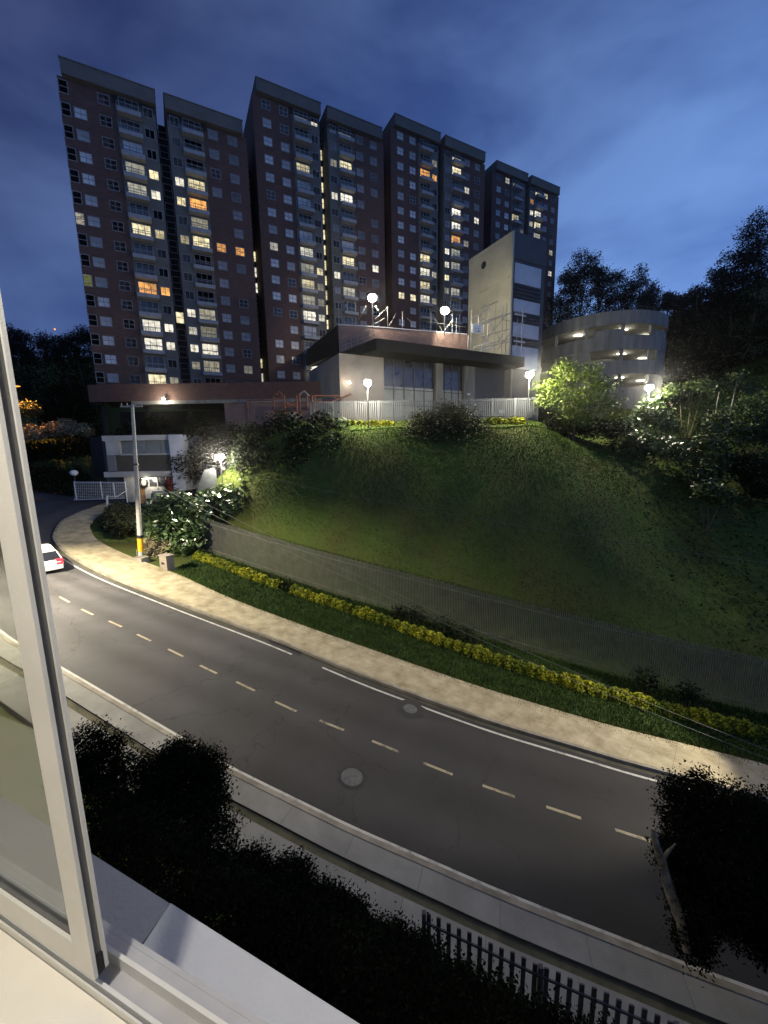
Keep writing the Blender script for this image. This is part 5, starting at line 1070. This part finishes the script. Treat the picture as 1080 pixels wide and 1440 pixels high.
# ------------------------------------------------------------------ the open window, its ledge and the room
WS = 1.6; WE = np.array([.9309, -.3653, 0]); WN = np.array([.3653, .9309, 0]); Z3 = np.array([0, 0, 1.])
def wbox(name, mname, s0, s1, n0, n1, z0, z1, parent):
    return MB().obox((WE*s0+WN*n0+Z3*z0)*WS, WE*(s1-s0)*WS, WN*(n1-n0)*WS, Z3*(z1-z0)*WS).build(name, mname, parent)
t = thing('sliding_window', 'pale aluminium sliding sash with a grey groove, slid open at the left', 'window', (0, 0, 0))
zt, zb = .95, -.602
st = wbox('stile', 'alu', -.485, -.4515, .2085, .2125, zb, zt, t); wbox('groove', 'gasket', -.485, -.4545, .2127, .2205, zb, zt, st); wbox('outer_lip', 'alu', -.485, -.4515, .2207, .2245, zb, zt, st)
wbox('end_block', 'black', -.4544, -.4516, .2128, .2204, zb, zb+.025, st)
br = wbox('bottom_rail', 'alu', -1.9, -.4853, .2085, .2245, zb, zb+.037, t); wbox('gasket', 'gasket', -1.9, -.4855, .212, .220, zb+.0372, zb+.0395, br)
wbox('pane', 'glass', -1.9, -.4855, .2155, .2170, zb+.036, zt, t)
t = thing('window_frame', 'pale sill and double track of the window opening', 'window frame', (0, 0, 0))
wbox('sill', 'sill', -2.2, 1.2, -.02, .2045, -.70, -.622, t); wbox('track_bed', 'track', -2.2, 1.2, .2047, .262, -.70, -.640, t)
wbox('track_rail', 'alu', -2.2, 1.2, .2055, .2075, -.6398, -.612, t)
wbox('track_rail', 'alu', -2.2, 1.2, .2145, .2185, -.6398, -.622, t); wbox('track_rail', 'alu', -.50, 1.2, .2400, .2445, -.6398, -.622, t)
wbox('outer_lip', 'track', -2.2, 1.2, .2622, .268, -.72, -.640, t)
zl = -.85
lt = thing('window_ledge', 'pale painted concrete ledge outside below the open window, darker at its left', 'ledge', (0, 0, 0))
def wp(px, py, z): return atz(px, py, z*WS)
a, b, c, d = wp(197, 1335, zl), wp(240, 1270, zl), wp(500, 1436, zl), wp(346, 1440, zl)
e1 = (c-b); c2 = b+e1*2.2; d2 = a+(d-a)*4.0; MB().prism([a, d2, c2, b], (0, 0, -.16)).build('slab', 'ledge', lt)
l0 = b-e1*1.5; l1 = a-(d-a)*4-WN*.10; MB().prism([a-Z3*.004-WN*.12, b-Z3*.004, l0-Z3*.004, l1-Z3*.004], (0, 0, -.16)).build('left_slab', 'ledge_dark', lt)  # left end of the same ledge, coloured as if in shade
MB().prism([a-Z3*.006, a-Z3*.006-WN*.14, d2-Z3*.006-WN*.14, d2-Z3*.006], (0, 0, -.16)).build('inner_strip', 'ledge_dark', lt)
# the building the photograph is taken from
bw = thing('building_wall', 'painted outer wall of the viewer\'s building below the ledge', 'wall', (0, 0, 0))
MB().obox(WE*-9+WN*.18+Z3*-13.5, WE*22, WN*.20, Z3*(13.5-1.15)).build('lower_wall', 'render_grey', bw)
MB().obox(WE*-9+WN*.28+Z3*1.35, WE*22, WN*.22, Z3*3).build('upper_wall', 'render_grey', bw); MB().obox(WE*-9+WN*.28+Z3*-1.15, WE*5.5, WN*.22, Z3*2.5).build('left_wall', 'render_grey', bw); MB().obox(WE*1.95+WN*.28+Z3*-1.15, WE*11, WN*.22, Z3*2.5).build('right_wall', 'render_grey', bw)
def rbox(name, mname, s0, s1, n0, n1, z0, z1): o = MB().obox(WE*s0+WN*n0+Z3*z0, WE*(s1-s0), WN*(n1-n0), Z3*(z1-z0)).build(name, mname); o['kind'] = 'structure'
rbox('floor', 'tile', -3.5, 2.0, -3.4, .17, -1.7, -1.6); rbox('ceiling', 'white', -3.5, 2.0, -3.4, .27, 1.36, 1.46); rbox('room_wall', 'room', -3.6, -3.5, -3.4, .27, -1.6, 1.36); rbox('room_wall', 'room', 2.0, 2.1, -3.4, .27, -1.6, 1.36); rbox('room_wall', 'room', -3.5, 2.0, -3.5, -3.4, -1.6, 1.36); rbox('room_wall', 'room', -3.5, 2.0, .0, .175, -1.6, -1.12)
dl = thing('ceiling_downlight', 'round recessed downlight in the room ceiling behind the viewer', 'downlight', WE*-.30+WN*-.42+Z3*1.35)
MB().tube([(0, 0, 0), (0, 0, -.03)], .11, 20).build('rim', 'white', dl); MB().tube([(0, 0, -.031), (0, 0, -.034)], .085, 20).build('diffuser', 'tube', dl); lamp('lamp_light', (0, 0, -.12), P_ROOM, (1, .93, .82), .07, dl)

# ------------------------------------------------------------------ thin haze added to imitate lens glare round the lamps
hz = bpy.data.materials.new('glare_haze'); hz.use_nodes = True; nt = hz.node_tree; nt.nodes.remove(nt.nodes['Principled BSDF'])
pv = nt.nodes.new('ShaderNodeVolumePrincipled'); pv.inputs['Color'].default_value = (.95, .96, 1, 1); pv.inputs['Density'].default_value = HAZE; pv.inputs['Anisotropy'].default_value = .97
nt.links.new(pv.outputs[0], nt.nodes['Material Output'].inputs['Volume'])
M['glare_haze'] = hz; o = MB().box(-440, 440, -70, 900, -26, 110).build('haze', 'glare_haze'); o['kind'] = 'stuff'
